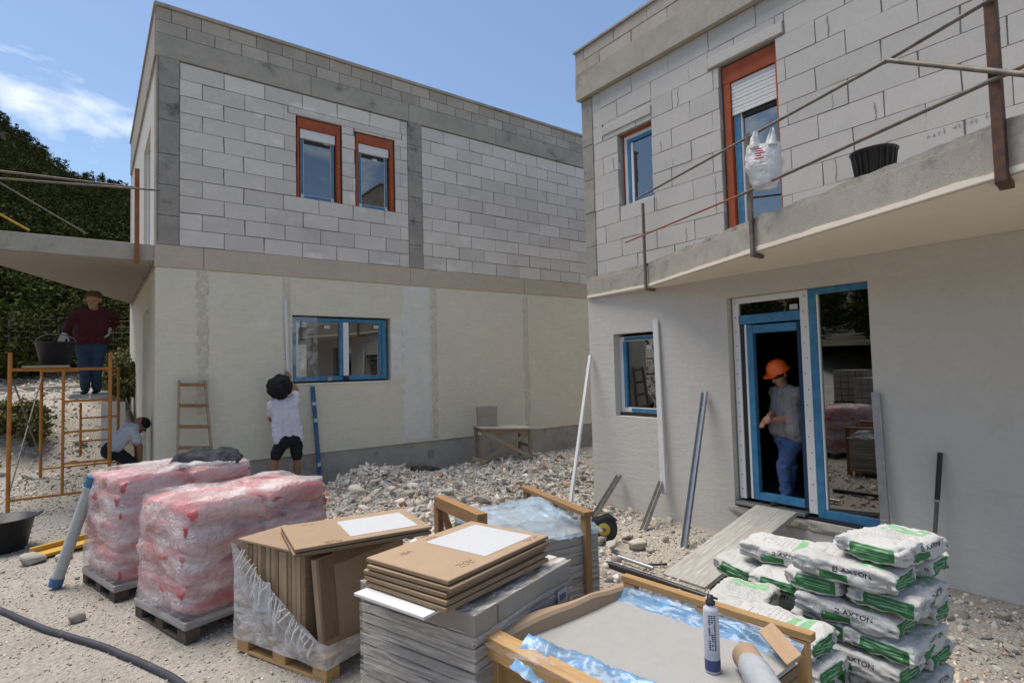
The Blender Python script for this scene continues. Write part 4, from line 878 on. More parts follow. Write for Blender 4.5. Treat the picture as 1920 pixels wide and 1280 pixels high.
for j in range(n+1):
    for i in range(n+1):
        a, b = -1+2*i/n, -1+2*j/n; edge_ = max(abs(a), abs(b)); z = .665+.085*math.exp(-((a-.35)**2*3+(b-.05)**2*4))+.02*mnoise.noise((a*3, b*3, 2))+.022*mnoise.noise((a*2+b*7, a*7-b, 5))-.08*max(0, edge_-.8)/.2
        v.append((a*(wx/2+.03), b*(wy/2+.03), z))
mb.add(v, [(j*(n+1)+i, j*(n+1)+i+1, (j+1)*(n+1)+i+1, (j+1)*(n+1)+i) for j in range(n) for i in range(n)], 0, True); mb.build('film_cover', m_bluefilm2, c2, Mr)
# ---- front crate with porcelain slab
zc = .60; L_, B_, R_ = at_z(918, 1182, zc), at_z(1175, 1083, zc), at_z(1512, 1190, zc); F_ = L_+R_-B_
fc = thing('timber_crate', 'open pine crate holding a grey slab, nearest the camera', 'crate', ((L_.x+R_.x)/2, (L_.y+R_.y)/2, 0), 0, 'pine crates of tiles')
zs = .515
ux = (B_-L_).normalized(); uy = (F_-L_).normalized()
# right rail with posts, left rail with end grain
beam('top_rail', Vector((B_.x, B_.y, zc))-uy*.02, Vector((R_.x, R_.y, zc))+uy*.03, .05, .035, m_wood, fc); beam('side_rail', Vector((B_.x, B_.y, zc-.12))+ux*.012, Vector((R_.x, R_.y, zc-.12))+ux*.012, .022, .09, m_wood, fc); beam('side_rail', Vector((B_.x, B_.y, zc-.36))+ux*.012, Vector((R_.x, R_.y, zc-.36))+ux*.012, .022, .09, m_wood, fc)
for t in (.03, .5, .97): a = B_+(R_-B_)*t; beam('post', (a.x, a.y, 0), (a.x, a.y, zc-.02), .045, .075, m_wood, fc, up=(uy.x, uy.y, 0))
beam('end_rail', Vector((L_.x, L_.y, zc-.045))-uy*.0, Vector((F_.x, F_.y, zc-.045)), .085, .09, m_wood, fc); beam('end_rail', Vector((L_.x, L_.y, zc-.165))+ux*.03, Vector((F_.x, F_.y, zc-.165))+ux*.03, .022, .10, m_wood, fc); beam('end_rail', Vector((L_.x, L_.y, zc-.33))+ux*.03, Vector((F_.x, F_.y, zc-.33))+ux*.03, .022, .10, m_wood, fc)
for t in (.03, .5, .97): a = L_+(F_-L_)*t+ux*.01; beam('post', (a.x, a.y, 0), (a.x, a.y, zc-.092), .04, .07, m_wood, fc, up=(uy.x, uy.y, 0))
cs = (L_+R_)/2; Ms = rotz((cs.x, cs.y, 0), math.atan2(ux.y, ux.x)); sx, sy = (B_-L_).length-.08, (F_-L_).length-.02
MB().box(-sx/2, sx/2, -sy/2, sy/2, zs-.02, zs).build('slab', m_slab, fc, Ms, .002)
for k in range(8): MB().box(-sx/2+random.uniform(0, .006), sx/2-random.uniform(0, .006), -sy/2, sy/2, .14+k*.044, .14+k*.044+.04).build('tile_carton', m_cardd, fc, Ms, .003)
for y in (-sy/2+.06, 0, sy/2-.06): boxm('runner', Ms, -sx/2, sx/2, y-.05, y+.05, .0, .135, m_wood, fc)
# cardboard edge liner along the rear, bowed upwards
mb = MB(); n = 30; v = []
for i in range(n+1):
    t = i/n; p = L_+(B_-L_)*t + uy*(.012+.02*math.sin(t*math.pi)); zz = zc-.045+.035*math.sin(t*math.pi)+.012*mnoise.noise((t*5, 1, 1))
    for k, (o_, dz) in enumerate(((-.045-.02*math.sin(t*7), .006), (-.012, .004), (.0, -.012), (.006, -.09))): q = p+uy*o_; v.append((q.x, q.y, zz+dz))
mb.add(v, [(4*i+k, 4*i+k+1, 4*i+5+k, 4*i+4+k) for i in range(n) for k in range(3)]); mb.build('edge_liner', m_card, fc)
def crumple(name, P, Q_, wid, zfun, m, parent, n=(60, 14), amp=.03, seed=0., outd=None):
    d_ = (Q_-P); nrm = Vector((-d_.y, d_.x, 0)).normalized(); mb = MB(); v = []
    for i in range(n[0]+1):
        for j in range(n[1]+1):
            s_, t = i/n[0], j/n[1]; p = P+d_*s_+nrm*(t-.5)*wid*(1+.5*mnoise.noise((s_*5+seed, 3, t)))
            z = zfun(s_, t)+amp*(1-2.2*abs(mnoise.noise((s_*7+t*2.5+seed, t*2-s_*3, 1.))))*.8+amp*.5*(.6-2*abs(mnoise.noise((s_*13-t*4+seed, t*4, 2.)))); p = p+nrm*amp*.8*mnoise.noise((s_*6+seed, t*3, 6.)); v.append((p.x, p.y, z))
    mb.add(v, [(i*(n[1]+1)+j, i*(n[1]+1)+j+1, (i+1)*(n[1]+1)+j+1, (i+1)*(n[1]+1)+j) for i in range(n[0]) for j in range(n[1])], 0, True); return mb.build(name, m, parent)
crumple('film_fold', B_-ux*.06-uy*.02, R_-ux*.06+uy*.0, .12, lambda s_, t: zc-.03-.07*(1-t), m_bluefilm, fc, amp=.014)
crumple('film_fold', L_+uy*.20+ux*.06, F_+ux*.20, .30, lambda s_, t: zc+.02-.10*abs(t-.45)*2-.03*s_, m_bluefilm, fc, amp=.026, seed=4., n=(70, 22))
crumple('clear_film', L_+uy*.10-ux*.02, F_+ux*.02, .20, lambda s_, t: zc+.012-.34*max(0, t-.45), m_clear, fc, amp=.014, seed=9., n=(60, 20))
# foam can, roll, offcut on the slab
b = at_z(1337, 1258, zs); ca = thing('foam_can', 'pale spray foam can with dark cap standing on the grey slab', 'can', (b.x, b.y, zs)); Mk = Matrix.Translation((b.x, b.y, zs))
MB().lathe([(0, .004), (.028, 0), (.0315, .006), (.0315, .252), (.029, .262), (.018, .272), (.016, .276), (0, .276)], n=28).build('body', m_canw, ca, Mk)
MB().lathe([(.0319, .012), (.0321, .014), (.0321, .055), (.0319, .057)], n=28).build('blue_band', m_canb, ca, Mk)
MB().lathe([(0, .276), (.020, .277), (.020, .288), (.014, .292), (.013, .312), (.0, .314)], n=20).build('cap', m_blackp, ca, Mk); MB().tube([(0, 0, .302), (.012, -.012, .302), (.02, -.022, .298)], .005, 8).build('nozzle', m_blackp, ca, Mk)
vd = Vector((-b.x, -b.y, 0)).normalized(); va = math.atan2(vd.y, vd.x)
for k in range(17):
    for c_ in range(3):
        if random.random() < .22: continue
        aa = va+(c_-1)*.34+.1; z = .10+k*.0085; MB().box(-.0006, .0006, -.0035*random.uniform(.5, 1.2), .0035, 0, .005).build('print_mark', m_ink, ca, Mk @ Matrix.Translation((.0318*math.cos(aa), .0318*math.sin(aa), z)) @ Matrix.Rotation(aa, 4, 'Z'))
a = at_z(1398, 1228, zs+.055); d_ = Vector((-.15, -1.0, 0)).normalized(); d_ = (at_z(1462, 1330, zs+.055)-a).normalized()
ro_ = thing('cardboard_roll', 'brown cardboard roll partly wrapped in grey paper lying on the slab', 'roll', a)
M_, _ = frame3(a, a+d_*.34); 
MB().lathe([(.04, 0), (.055, .0), (.056, .004), (.056, .34), (.04, .34), (.04, 0)], n=28, M=Matrix.Rotation(math.pi/2, 4, 'Y')).build('tube', m_card, ro_, M_ @ Matrix.Translation((-.17, 0, 0)))
MB().lathe([(0.0, .012), (.0405, .012)], n=24, M=Matrix.Rotation(math.pi/2, 4, 'Y')).build('end_plug', m_cardd, ro_, M_ @ Matrix.Translation((-.17, 0, 0)))
mb = MB(); v = []; n = 20
for i in range(n+1):
    for k in range(25):
        aa = -2.3+4.6*k/24; rr = .0585+.004*mnoise.noise((i*.5, k*.4, 2)); v.append((-.17+.10+.02*math.sin(aa*2)+.25*i/n, rr*math.sin(aa), rr*math.cos(aa)*(-1 if False else 1)))
mb.add(v, [(i*25+k, i*25+k+1, (i+1)*25+k+1, (i+1)*25+k) for i in range(n) for k in range(24)], 0, True)
hole = mb.build('paper_wrap', m_greypaper, ro_, M_)
a = at_z(1436, 1176, zc+.02); b = at_z(1492, 1262, zs+.0); of = beam('wood_offcut', a, (b.x, b.y, zs+.05), .075, .02, m_woodoff, None, up=(ux.x*-.6, ux.y, .8)); tag(of, 'short brown wood offcut leaning on the crate rail', 'board')
# ---- cement bags
BL, BW, BH = .50, .315, .118
def bag_paint(ax, s_, p, r):
    if ax == 'x':                                     # short ends: green panel with pale lines, white box at one side
        if -.86 < p < .52 and -.84 < r < .86:
            return 1 if (-.70 < p < .40 and (abs(r-.45) < .08 or abs(r-.1) < .07 or abs(r+.22) < .07)) is False else 2
        if .50 <= p < .78 and -.80 < r < -.45: return 1
        if .56 < p < .74 and -.3 < r < .6: return 3
        return 0
    if ax == 'y':
        if .52 < p*s_ < .86 and (abs(r-.3) < .09 or abs(r+.3) < .09) and math.sin(p*97) > -.3: return 3
        if -.16 < p*s_ < .42 and -.86 < r < .02: return 1 if not (abs(r+.3) < .05 and p*s_ > .0) else 2
        return 0
    if s_ > 0:
        if .30 < p < .72 and -.75 < r < .70: return 4 if not (abs(p-.5) < .02) else 0
        if -.55 < p < -.50 and -.5 < r < .3: return 3
        if -.44 < p < .22 and -.6 < r < .6 and int((p+1)*28) % 3 == 0 and math.sin(r*61+p*40) > -.1: return 3
    return 0
bag_mats = [m_bagw, m_bagg, m_bagl, m_inkgrey, m_baggl]
bag_protos = []
for k in range(4):
    mb, df = pillow(BL, BW, BH*.97, 3.7*k+1, (56, 34, 14), .014, bag_paint); bag_protos.append((mb.mesh('cement_bag', bag_mats), df))
def letters(df, txt, size, side, u, w, m, gap=.0016):
    me = text_mesh(txt, size); 
    for v in me.vertices:
        a = (u+v.co.x*(1 if side < 0 else 1)) ; c = (w+v.co.y)
        A = (a/(BL/2))*( 1 if side < 0 else -1); Cc = c/(BH/2); q = df(max(-1, min(1, A)), side, max(-1, min(1, Cc))); v.co = (q.x, q.y+side*gap, q.z)
    me.materials.append(m); return me
def letters_end(df, txt, size, side, u, w, m, gap=.0016):
    me = text_mesh(txt, size)
    for v in me.vertices:
        B = ((u+v.co.x)/(BW/2))*(1 if side > 0 else -1); Cc = (w+v.co.y)/(BH/2); q = df(side, max(-1, min(1, B)), max(-1, min(1, Cc))); v.co = (q.x+side*gap, q.y, q.z)
    me.materials.append(m); return me
bag_text = []
for me, df in bag_protos:
    L = []
    for s_ in (-1, 1):
        L.append(letters(df, 'AXTON', .040, s_, .075, .028, m_ink))
        # emblem in front of the word: an outlined square with a notch
        mb = MB()
        for (x0, x1, z0, z1) in ((-.038, -.014, .034, .040), (-.038, -.014, .008, .014), (-.038, -.032, .014, .034), (-.020, -.014, .020, .034), (-.030, -.024, .020, .028)):
            sg = 1 if s_ < 0 else -1; q = [df(sg*x/(BL/2), s_, z/(BH/2)) + Vector((0, s_*.0016, 0)) for x, z in ((x0, z0), (x1, z0), (x1, z1), (x0, z1))]; mb.add(q, [(0, 1, 2, 3) if s_ < 0 else (0, 1, 2, 3)])
        L.append(mb.mesh('emblem', m_ink))
        mb = MB()
        for k in range(16):
            x = -.20+k*.0075; w_ = random.choice((.0012, .0022, .0032)); sg = 1 if s_ < 0 else -1
            q = [df(sg*xx/(BL/2), s_, z/(BH/2)) + Vector((0, s_*.0016, 0)) for xx, z in ((x, -.02), (x+w_, -.02), (x+w_, .03), (x, .03))]; mb.add(q, [(0, 1, 2, 3)])
        L.append(mb.mesh('bar_print', m_inkgrey)); L.append(letters(df, '25', .022, s_, .225, .0, m_ink))
    bag_text.append(L)
def bag(c, rz, lab, k=None, tilt=(0, 0)):
    k = random.randrange(4) if k is None else k
    t = thing('cement_bag', lab, 'cement bag', c, 0, 'green and white cement bags'); M = Matrix.Translation(Vector(c)) @ Matrix.Rotation(rz, 4, 'Z') @ Matrix.Rotation(tilt[0], 4, 'X') @ Matrix.Rotation(tilt[1], 4, 'Y')
    link('sack', bag_protos[k][0], t, M)
    for me in bag_text[k]: link('lettering' if me.name.startswith('lett') else 'emblem' if me.name.startswith('embl') else 'bar_print', me, t, M)
    return t
H2 = .113; zt = .875
PI2 = math.pi/2
def rj(a=.05): return random.uniform(-a, a)*1.7
ords = ['topmost', 'second', 'third', 'fourth', 'fifth', 'sixth', 'seventh', 'eighth', 'ninth']
for k in range(9):
    z = zt-H2*(k+.5)
    if z < gz(3.4, 1.3)-.02: break
    if k == 0: bag((3.42, 1.24, z), -.14, 'topmost cement bag of the tallest stack, beside the leaning handle', 0, (0, .03)); continue
    nm = ords[k]+' layer of the tallest stack'
    if k % 2 == 1:
        bag((3.28+rj(.015), 1.37+rj(.015), z), -PI2+rj(.04), 'cement bag lying sideways on the left, '+nm, 1+k//2 % 3, (rj(.03), .02)); bag((3.60+rj(.015), 1.34+rj(.015), z), -PI2+rj(.05), 'cement bag lying sideways on the wall side, '+nm, None, (rj(.03), .02))
    else:
        bag((3.40+rj(.015), 1.215+rj(.012), z), rj(.04), 'cement bag with end outward on the near side, '+nm, None, (rj(.03), .01)); bag((3.42+rj(.015), 1.535+rj(.012), z), rj(.05), 'cement bag with end outward on the far side, '+nm, None, (rj(.03), .01))
zt2_ = .60
for k in range(7):
    z = zt2_-H2*(k+.5)
    if z < gz(3.6, 2.0)-.02: break
    nm = ords[k]+' layer of the middle stack'
    if k == 0: bag((3.70, 1.97, z), -PI2+.16, 'topmost cement bag of the middle stack, under the plank', 2, (0, .05))
    elif k % 2: bag((3.62, 1.90, z), .05, 'cement bag with end outward, '+nm, None); bag((3.70, 2.20, z-.02), -.08, 'cement bag nearest the plank, '+nm, None, (.12, 0))
    else: bag((3.62, 2.00, z), -PI2+.06, 'cement bag lying sideways, '+nm, None)
zt3 = .46
for k in range(6):
    z = zt3-H2*(k+.5)
    if z < gz(3.0, 1.7)-.02: break
    nm = ords[k]+' layer of the low stack'
    if k % 2 == 0: bag((2.90, 1.62, z), -PI2+.05+rj(.02), 'cement bag lying lengthwise beside the crate, '+nm, None); bag((3.10, 1.93, z-.005), -PI2+.5 if k else .25, 'cement bag turned askew behind the crate rail, '+nm, None, (0, .03))
    else: bag((2.90, 1.58, z), -PI2+rj(.05), 'cement bag half hidden by the crate post, '+nm, None); bag((3.02, 1.90, z), rj(.05)+.02, 'cement bag crossing under the low stack, '+nm, None)
# ---- plank ramp, profiles and bars leaning on the right house
pl_ = thing('plank_ramp', 'cement stained scaffold plank ramp rising to the doorway', 'plank', (5.2, 3.4, -.2))
a = (at_x(1410, 950, 6.10)+at_x(1505, 962, 6.10))/2; b = (at_z(1245, 1078, -.2)+at_z(1320, 1105, -.2))/2
wp = (at_x(1410, 950, 6.10)-at_x(1505, 962, 6.10)).length*.82
beam('board', (b.x, b.y, b.z), (a.x, a.y, a.z), .46, .045, m_plank, pl_); beam('edge_strip', Vector((b.x, b.y, b.z-.028)), Vector((a.x, a.y, a.z-.028)), .44, .008, m_woodg, pl_)
def profile(lab, p, q, w, h, m, name='metal_profile', chan=True, group=None, up=(-1, 0, 0)):
    M, L = frame3(p, q, up); t = thing(name, lab, 'profile', p, 0, group)
    if chan:
        MB().box(-L/2, L/2, -w/2, w/2, -.002, .002).build('web', m, t, M, .001)
        for s_ in (-1, 1): MB().box(-L/2, L/2, s_*w/2-.0025*s_, s_*w/2, .0021, h).build('flange', m, t, M, .001)
    else:
        MB().box(-L/2, L/2, -w/2, w/2, -h/2, h/2).build('bar', m, t, M, .004); MB().box(-L/2-.002, -L/2+.03, -w/2-.002, w/2+.002, -h/2-.002, h/2+.002).build('end_cap', m, t, M, .003)
    return t
G5 = 'metal profiles leaning on the right house'
profile('tall galvanised profile leaning on white wall left of the door', at_z(1284, 1026, -.26), at_x(1323, 735, 6.13), .075, .035, m_steel, group=G5)
profile('short dull profile leaning on white wall, left of the two short ones', at_z(1114, 972, -.26), at_x(1163, 893, 6.12), .075, .05, m_greybar2, group=G5)
profile('short dull profile leaning on white wall, under the white bar', at_z(1207, 998, -.27), at_x(1243, 903, 6.12), .075, .05, m_greybar2, group=G5)
profile('white rectangular bar standing against the wall beside the small window', at_x(1245, 925, 6.08), at_x(1229, 600, 6.14), .085, .03, m_whitem, 'white_bar', False)
profile('long white bar leaning at the near corner of the white house', at_z(1068, 955, -.2), at_x(1107, 666, 6.12), .055, .035, m_whitem, 'white_bar', False)
profile('grey metal straightedge standing right of the large glass pane', at_x(1660, 980, 6.08), at_x(1642, 735, 6.13), .075, .03, m_steel, 'straightedge', False)
hd = thing('tool_handle', 'thin black tool handle leaning on white wall behind the bags', 'handle', at_x(1752, 1010, 6.05)); a = at_x(1750, 1045, 6.02); b = at_x(1763, 848, 6.13)
rod('shaft', a+(a-b)*.25, a+(b-a)*.55, .017, m_greybar, hd); rod('grip', a+(b-a)*.551, b, .021, m_blackp, hd); rod('ring', a+(b-a)*.53, a+(b-a)*.549, .023, m_steel, hd)
# ---- ladder, level, white batten on the left house
ld = thing('ladder', 'short wooden ladder standing against the greenish left wall', 'ladder', (1.3, 9.7, .1)); zb_ = gz(1.3, 9.5)
tl, tr, bl_, br = at_y(336, 712, 9.78), at_y(384, 712, 9.78), at_y(333, 868, 9.62), at_y(399, 868, 9.62)
bl2 = bl_+(bl_-tl)*.45; br2 = br+(br-tr)*.45
beam('rail', bl2, tl, .035, .07, m_woodg, ld); beam('rail', br2, tr, .035, .07, m_woodg, ld)
for k in range(6): t = .04+k*.175; a = tl+(bl2-tl)*t; b = tr+(br2-tr)*t; beam('rung', a, b, .08, .05, m_woodb, ld); 
bx = thing('spirit_level', 'long dusty blue spirit level leaning under the lower window', 'level', at_y(600, 905, 9.75)); M, L = frame3(at_y(601, 908, 9.72), at_y(586, 724, 9.86), (0, -1, 0))
MB().box(-L/2, L/2, -.036, .036, -.012, .012).build('bar', m_leveldusty, bx, M, .003)
for x in (-.3, .15, .32): MB().box(L*x-.03, L*x+.03, -.03, .03, .0125, .015).build('vial', m_paper, bx, M, .001)
profile('thin white batten fixed upright beside the lower window', at_y(540, 700, 9.88), at_y(535, 562, 9.88), .05, .02, m_whitem, 'white_batten', False, up=(0, -1, 0))
# exposed footing, pipe stub, window stickers, faint block print
mb = MB(); v = []; nu, nv = 44, 8
for j in range(nv+1):
    for i in range(nu+1):
        u = 4.05+1.55*i/nu; t = j/nv; z = -.42+.40*t*(1-.35*abs(2*i/nu-1)**3)+.05*mnoise.noise((u*5, 1, 2)); d = .22*(1-t)**.6+.06*mnoise.noise((u*6, z*9, 1))+.03*mnoise.noise((u*18, z*18, 1))
        v.append((u, 9.90-max(.0, d+.02), z))
mb.add(v, [(j*(nu+1)+i, j*(nu+1)+i+1, (j+1)*(nu+1)+i+1, (j+1)*(nu+1)+i) for j in range(nv) for i in range(nu)]); mb.build('exposed_footing', m_footing, lh)
p = at_y(808, 850, 9.92); MB().box(p.x-.05, p.x+.05, 9.90, 9.93, p.z-.07, p.z+.07).build('pipe_opening', m_mortar, lh)
for (px_, py_, fac) in ((702, 301, 'l'), (705, 613, 'l'), (613, 613, 'l'), (612, 270, 'l'), (1218, 650, 'r'), (1488, 575, 'r')):
    if fac == 'l': p = at_y(px_, py_, 9.995); wbox('sticker', p.x-.05, p.x+.05, p.y-.001, p.y, p.z-.028, p.z+.028, m_paper, lh, 0)
    else: p = at_x(px_, py_, 6.275); wbox('sticker', p.x-.001, p.x, p.y-.045, p.y+.045, p.z-.03, p.z+.03, m_paper, rh, 0)
mb = MB(); a = at_x(1742, 256, 6.162); b = at_x(1862, 214, 6.162)
for k in range(13):
    q = a+(b-a)*(k/12); h = random.uniform(.02, .045)
    if k in (4, 10): continue
    for _ in range(3): dy, dz = random.uniform(-.014, .014), random.uniform(-.012, .012); mb.box(6.1605, 6.1612, q.y+dy-.002, q.y+dy+.002, q.z+dz-h/2, q.z+dz+h/2) if _ < 2 else mb.box(6.1605, 6.1612, q.y-.014, q.y+.014, q.z+dz-.002, q.z+dz+.002)
mb.build('faint_print', m_inkgrey, rh)
# ---- trestle table with hollow blocks
tt = thing('trestle_table', 'rough wooden trestle table standing on rubble by the left house', 'table', (6.5, 9.1, 0))
FLp, FRp, BLp, BRp = at_z(908, 868, -.02), at_z(995, 866, -.02), at_z(879, 860, -.02), at_z(962, 856, -.02)
FLp, FRp = at_y(908, 867, 8.95), at_y(995, 866, 8.55); off = Vector((.18, .55, 0)); BLp, BRp = FLp+off, FRp+off; Hh = .66; zg_ = FLp.z
for p in (FLp, FRp, BLp, BRp): beam('leg', (p.x, p.y, zg_-.15), (p.x, p.y, zg_+Hh-.03), .06, .06, m_woodg, tt)
UZ = Vector((0, 0, 1))
beam('brace', FLp+UZ*.05, FRp+UZ*(Hh-.1), .025, .07, m_woodg, tt); beam('brace', FLp+UZ*(Hh-.1)+Vector((0, -.03, 0)), FRp+UZ*.1+Vector((0, -.03, 0)), .025, .07, m_woodg, tt); beam('brace', FLp+UZ*.12, BLp+UZ*(Hh-.12), .025, .06, m_woodg, tt); beam('brace', FRp+UZ*.3, BRp+UZ*.3, .025, .06, m_woodg, tt); beam('stretcher', FLp+UZ*.08+(FLp-FRp)*.25, FLp+UZ*.02+off*-.25, .03, .07, m_woodg, tt)
for a, b in ((FLp, FRp), (BLp, BRp), (FLp, BLp), (FRp, BRp)): beam('apron', a+UZ*(Hh-.07), b+UZ*(Hh-.07), .025, .08, m_woodg, tt)
dx = (FRp-FLp).normalized()
for k in range(4): s_ = -.02+k*.185; a = FLp+off*s_*1.55-dx*.08+UZ*(Hh-.012); b = FRp+off*s_*1.55+dx*.06+UZ*(Hh-.012); beam('top_board', a, b, .15, .028, m_woodpale, tt)
def hollow_block(c, rz, lab, lx=.38, ly=.19, h=.19, group='hollow concrete blocks'):
    t = thing('hollow_block', lab, 'block', c, 0, group); M = rotz(c, rz); w = .03
    for y in (-1, 1): MB().box(-lx/2, lx/2, y*ly/2, y*(ly/2-w), 0, h).build('side_wall', m_hblock, t, M, .004)
    for x in (-lx/2, -w/2, lx/2-w): MB().box(x, x+w, -ly/2+w+.0005, ly/2-w-.0005, 0.001, h-.001).build('web', m_hblock, t, M, .003)
    return t
ctop = FLp+dx*.14+off*.45+UZ*(Hh+.004); az = math.atan2(dx.y, dx.x)
hollow_block(ctop, az, 'lower concrete block on the left of the trestle table'); hollow_block(ctop+UZ*.192, az+.03, 'upper concrete block stacked on another on the trestle table')
p = at_z(1008, 935, -.05); hollow_block((p.x, p.y, gz(p.x, p.y)-.02), .7, 'concrete block lying in the rubble beside the long white bar', .30)
# ---- black and yellow reel by the corner
p = at_z(1133, 1010, -.2); cr_ = thing('cable_reel', 'black cable reel with yellow hub lying among stones by the crate', 'reel', (p.x, p.y, -.2)); fdir = Vector((-p.x, -p.y, .25)).normalized(); Mq = fdir.to_track_quat('Z', 'Y').to_matrix().to_4x4(); Mq.translation = Vector((p.x, p.y, gz(p.x, p.y)+.18))
MB().lathe([(.05, -.08), (.15, -.08), (.155, -.07), (.06, -.06), (.06, .03), (.155, .04), (.15, .055), (.05, .055)], n=30).build('drum', m_blackp, cr_, Mq); MB().lathe([(0, .07), (.03, .072), (.07, .06), (.075, .05)], n=26).build('hub', m_yel, cr_, Mq); MB().lathe([(0, .085), (.022, .084), (.026, .07)], n=16).build('hub_cap', m_inkb, cr_, Mq)
MB().tube([Vector((.1*math.cos(k*.4)*(1+.1*math.sin(k)), .1*math.sin(k*.4), -.05+.004*(k % 20))) for k in range(90)], .008, 6).build('cable', m_blackp, cr_, Mq)
MB().tube([(-.10, -.12, .0), (-.16, -.02, .06), (-.12, .13, .08), (.05, .18, .07), (.15, .1, .05)], .013, 8).build('carry_handle', m_blackp, cr_, Mq)
pts = [at_z(x, y, -.2) for x, y in ((1148, 1030), (1165, 1042), (1185, 1052), (1215, 1058), (1250, 1050))]; tag(MB().tube([(q.x, q.y, gz(q.x, q.y)+.02) for q in pts], .012, 8).build('cable', m_hose), 'black cable trailing from the reel across the stones', 'cable')
a, b = at_z(1138, 1052, -.05), at_z(1340, 1122, -.05); tag(MB().tube([(a.x, a.y, gz(a.x, a.y)+.03), ((a.x+b.x)/2, (a.y+b.y)/2, gz((a.x+b.x)/2, (a.y+b.y)/2)+.05), (b.x, b.y, gz(b.x, b.y)+.05), (b.x+.6, b.y-.75, gz(b.x, b.y)+.03)], .028, 10).build('black_pipe', m_blackp), 'thick black pipe lying behind the front crate rail', 'pipe')
a, b = at_z(1160, 1047, -.15), at_z(1225, 1068, -.15); tag(rod('steel_tube', (a.x, a.y, gz(a.x, a.y)+.05), (b.x, b.y, gz(b.x, b.y)+.05), .02, m_steel), 'short pale metal tube lying on rubble by the black pipe', 'tube')
# ---- tub and carrier bag on the balcony
best = min(((x, y) for x in np.arange(4.4, 6.1, .02) for y in np.arange(.8, 3.2, .02)), key=lambda q: abs(P2((q[0], q[1], 3.14))[0]-1641)+abs(P2((q[0], q[1], 3.14))[1]-345)*1 + abs(np.dot(np.array((q[0], q[1], 3.14))-CP, FW)-4.75)*30)
tb = tub('plastic_tub', 'black ribbed plastic tub standing on the balcony slab', (best[0], best[1], 3.125), .115, .145, .26, False)
for k in range(20): a = k*2*math.pi/20; rod('rib', (best[0]+.122*math.cos(a), best[1]+.122*math.sin(a), 3.15), (best[0]+.149*math.cos(a), best[1]+.149*math.sin(a), 3.375), .006, m_blackp, tb, 6)
rb = railat(1432, 246); mb = MB(); v = []; nR, nC = 18, 24
for j in range(nR+1):
    t = j/nR; z = -.12-.40*t; wdt = (.135+.025*math.sin(t*math.pi*.9))*(1-.30*t**3); dep = .02+.06*math.sin(min(1, t*1.15)*math.pi*.62)
    for k in range(nC): a = 2*math.pi*k/nC; q = 1+.16*mnoise.noise((math.cos(a)*2, math.sin(a)*2, t*5)); v.append((wdt*math.cos(a)*q, dep*math.sin(a)*q, z+.02*mnoise.noise((a, t*3, 2))))
f = [(j*nC+k, j*nC+(k+1) % nC, (j+1)*nC+(k+1) % nC, (j+1)*nC+k) for j in range(nR) for k in range(nC)]+[tuple(range(nR*nC, nR*nC+nC))]
mb.add(v, f, 0, True); hb = thing('carrier_bag', 'white plastic carrier bag with red print hanging from balcony rail', 'bag', rb); ve = Vector((-rb.x, -rb.y, 0)).normalized(); Mh = Matrix.Translation(rb) @ Matrix.Rotation(math.atan2(ve.y, ve.x)+math.pi/2, 4, 'Z')
mb.build('body', m_pbag, hb, Mh)
for s_ in (-1, 1):
    MB().tube([(s_*.075, -.012, -.15), (s_*.085, -.008, -.06), (s_*.075+.012, 0, .012), (s_*.06+.012, .008, .012), (s_*.06, .01, -.06), (s_*.05, .012, -.15)], [.045, .022, .007, .007, .022, .045], 8).build('handle', m_pbag, hb, Mh)
for k in range(5): MB().box(-.075+.012*(k % 2), -.02+.018*(k % 3), -.0905+.004*abs(k-2), -.089+.004*abs(k-2), -.19-.022*k, -.178-.022*k).build('print', m_pink, hb, Mh)
pass
# ---- scaffold
sc_ = thing('scaffold', 'orange steel scaffold frames under the left balcony', 'scaffold', (-.35, 10, 0))
def sp(x, y, Y_): return at_y(x, y, Y_)
yF, yB = 9.98, 12.25
tr_ = .024
FLt, FLb = sp(28, 662, yF), sp(9, 968, yF); FLb.z = 0.0; xl, xr = (FLt.x+FLb.x)/2, sp(207, 668, yF).x
def post(x, y, z0, z1, m=m_scaf): return rod('post', (x, y, z0), (x, y, z1), tr_, m, sc_, 12)
xl = -.84; zt_ = 2.17
post(xl, yF, gz(xl, yF), zt_); post(xr, yF, gz(xr, yF), zt_); 
def hbar(x0, x1, y, z, r=.02): return rod('crossbar', (x0, y, z), (x1, y, z), r, m_scaf, sc_, 10)
z1_ = sp(110, 692, yF).z; z2_ = sp(70, 932, yF).z; xi = sp(118, 800, yF).x
hbar(xl, xr, yF, z1_); hbar(xl, xr, yF, z2_, .018); rod('inner_post', (xi, yF, z2_), (xi, yF, z1_), .018, m_scaf, sc_)
for py_ in (751, 808, 866): hbar(xi, xr, yF, sp(155, py_, yF).z, .016)
xbl, xbi = sp(77, 800, yB).x, sp(151, 800, yB).x; xbr = xbl+1.05; zbt = sp(77, 696, yB).z; zgb = gz(xbl, yB)
post(xbl, yB, zgb-.1, zbt+.05); post(xbr, yB, zgb-.1, zbt+.05); rod('inner_post', (xbi, yB, zgb+.3), (xbi, yB, sp(151, 755, yB).z), .018, m_scaf, sc_)
hbar(xbl, xbr, yB, sp(140, 873, yB).z, .016); hbar(xbl, xbr, yB, zbt, .018)
for py_ in (783, 826): hbar(xbi, xbr, yB, sp(165, py_, yB).z, .014)
hbar(xi+.05, xbr, 11.3, 1.46, .016)
rod('brace', (xl, yF+.03, z2_+.05), (xbl, yB-.03, zbt-.1), .010, m_greybar, sc_); rod('brace', (xl+.02, yF+.05, z1_-.12), (xbl+.02, yB-.05, .45), .010, m_greybar, sc_)
zP = 1.56
for k in range(2): wbox('platform_board', xi+.06+k*.24, xi+.29+k*.24, yF+.05, yB+.3, zP-.04, zP, m_plank, sc_, .006)
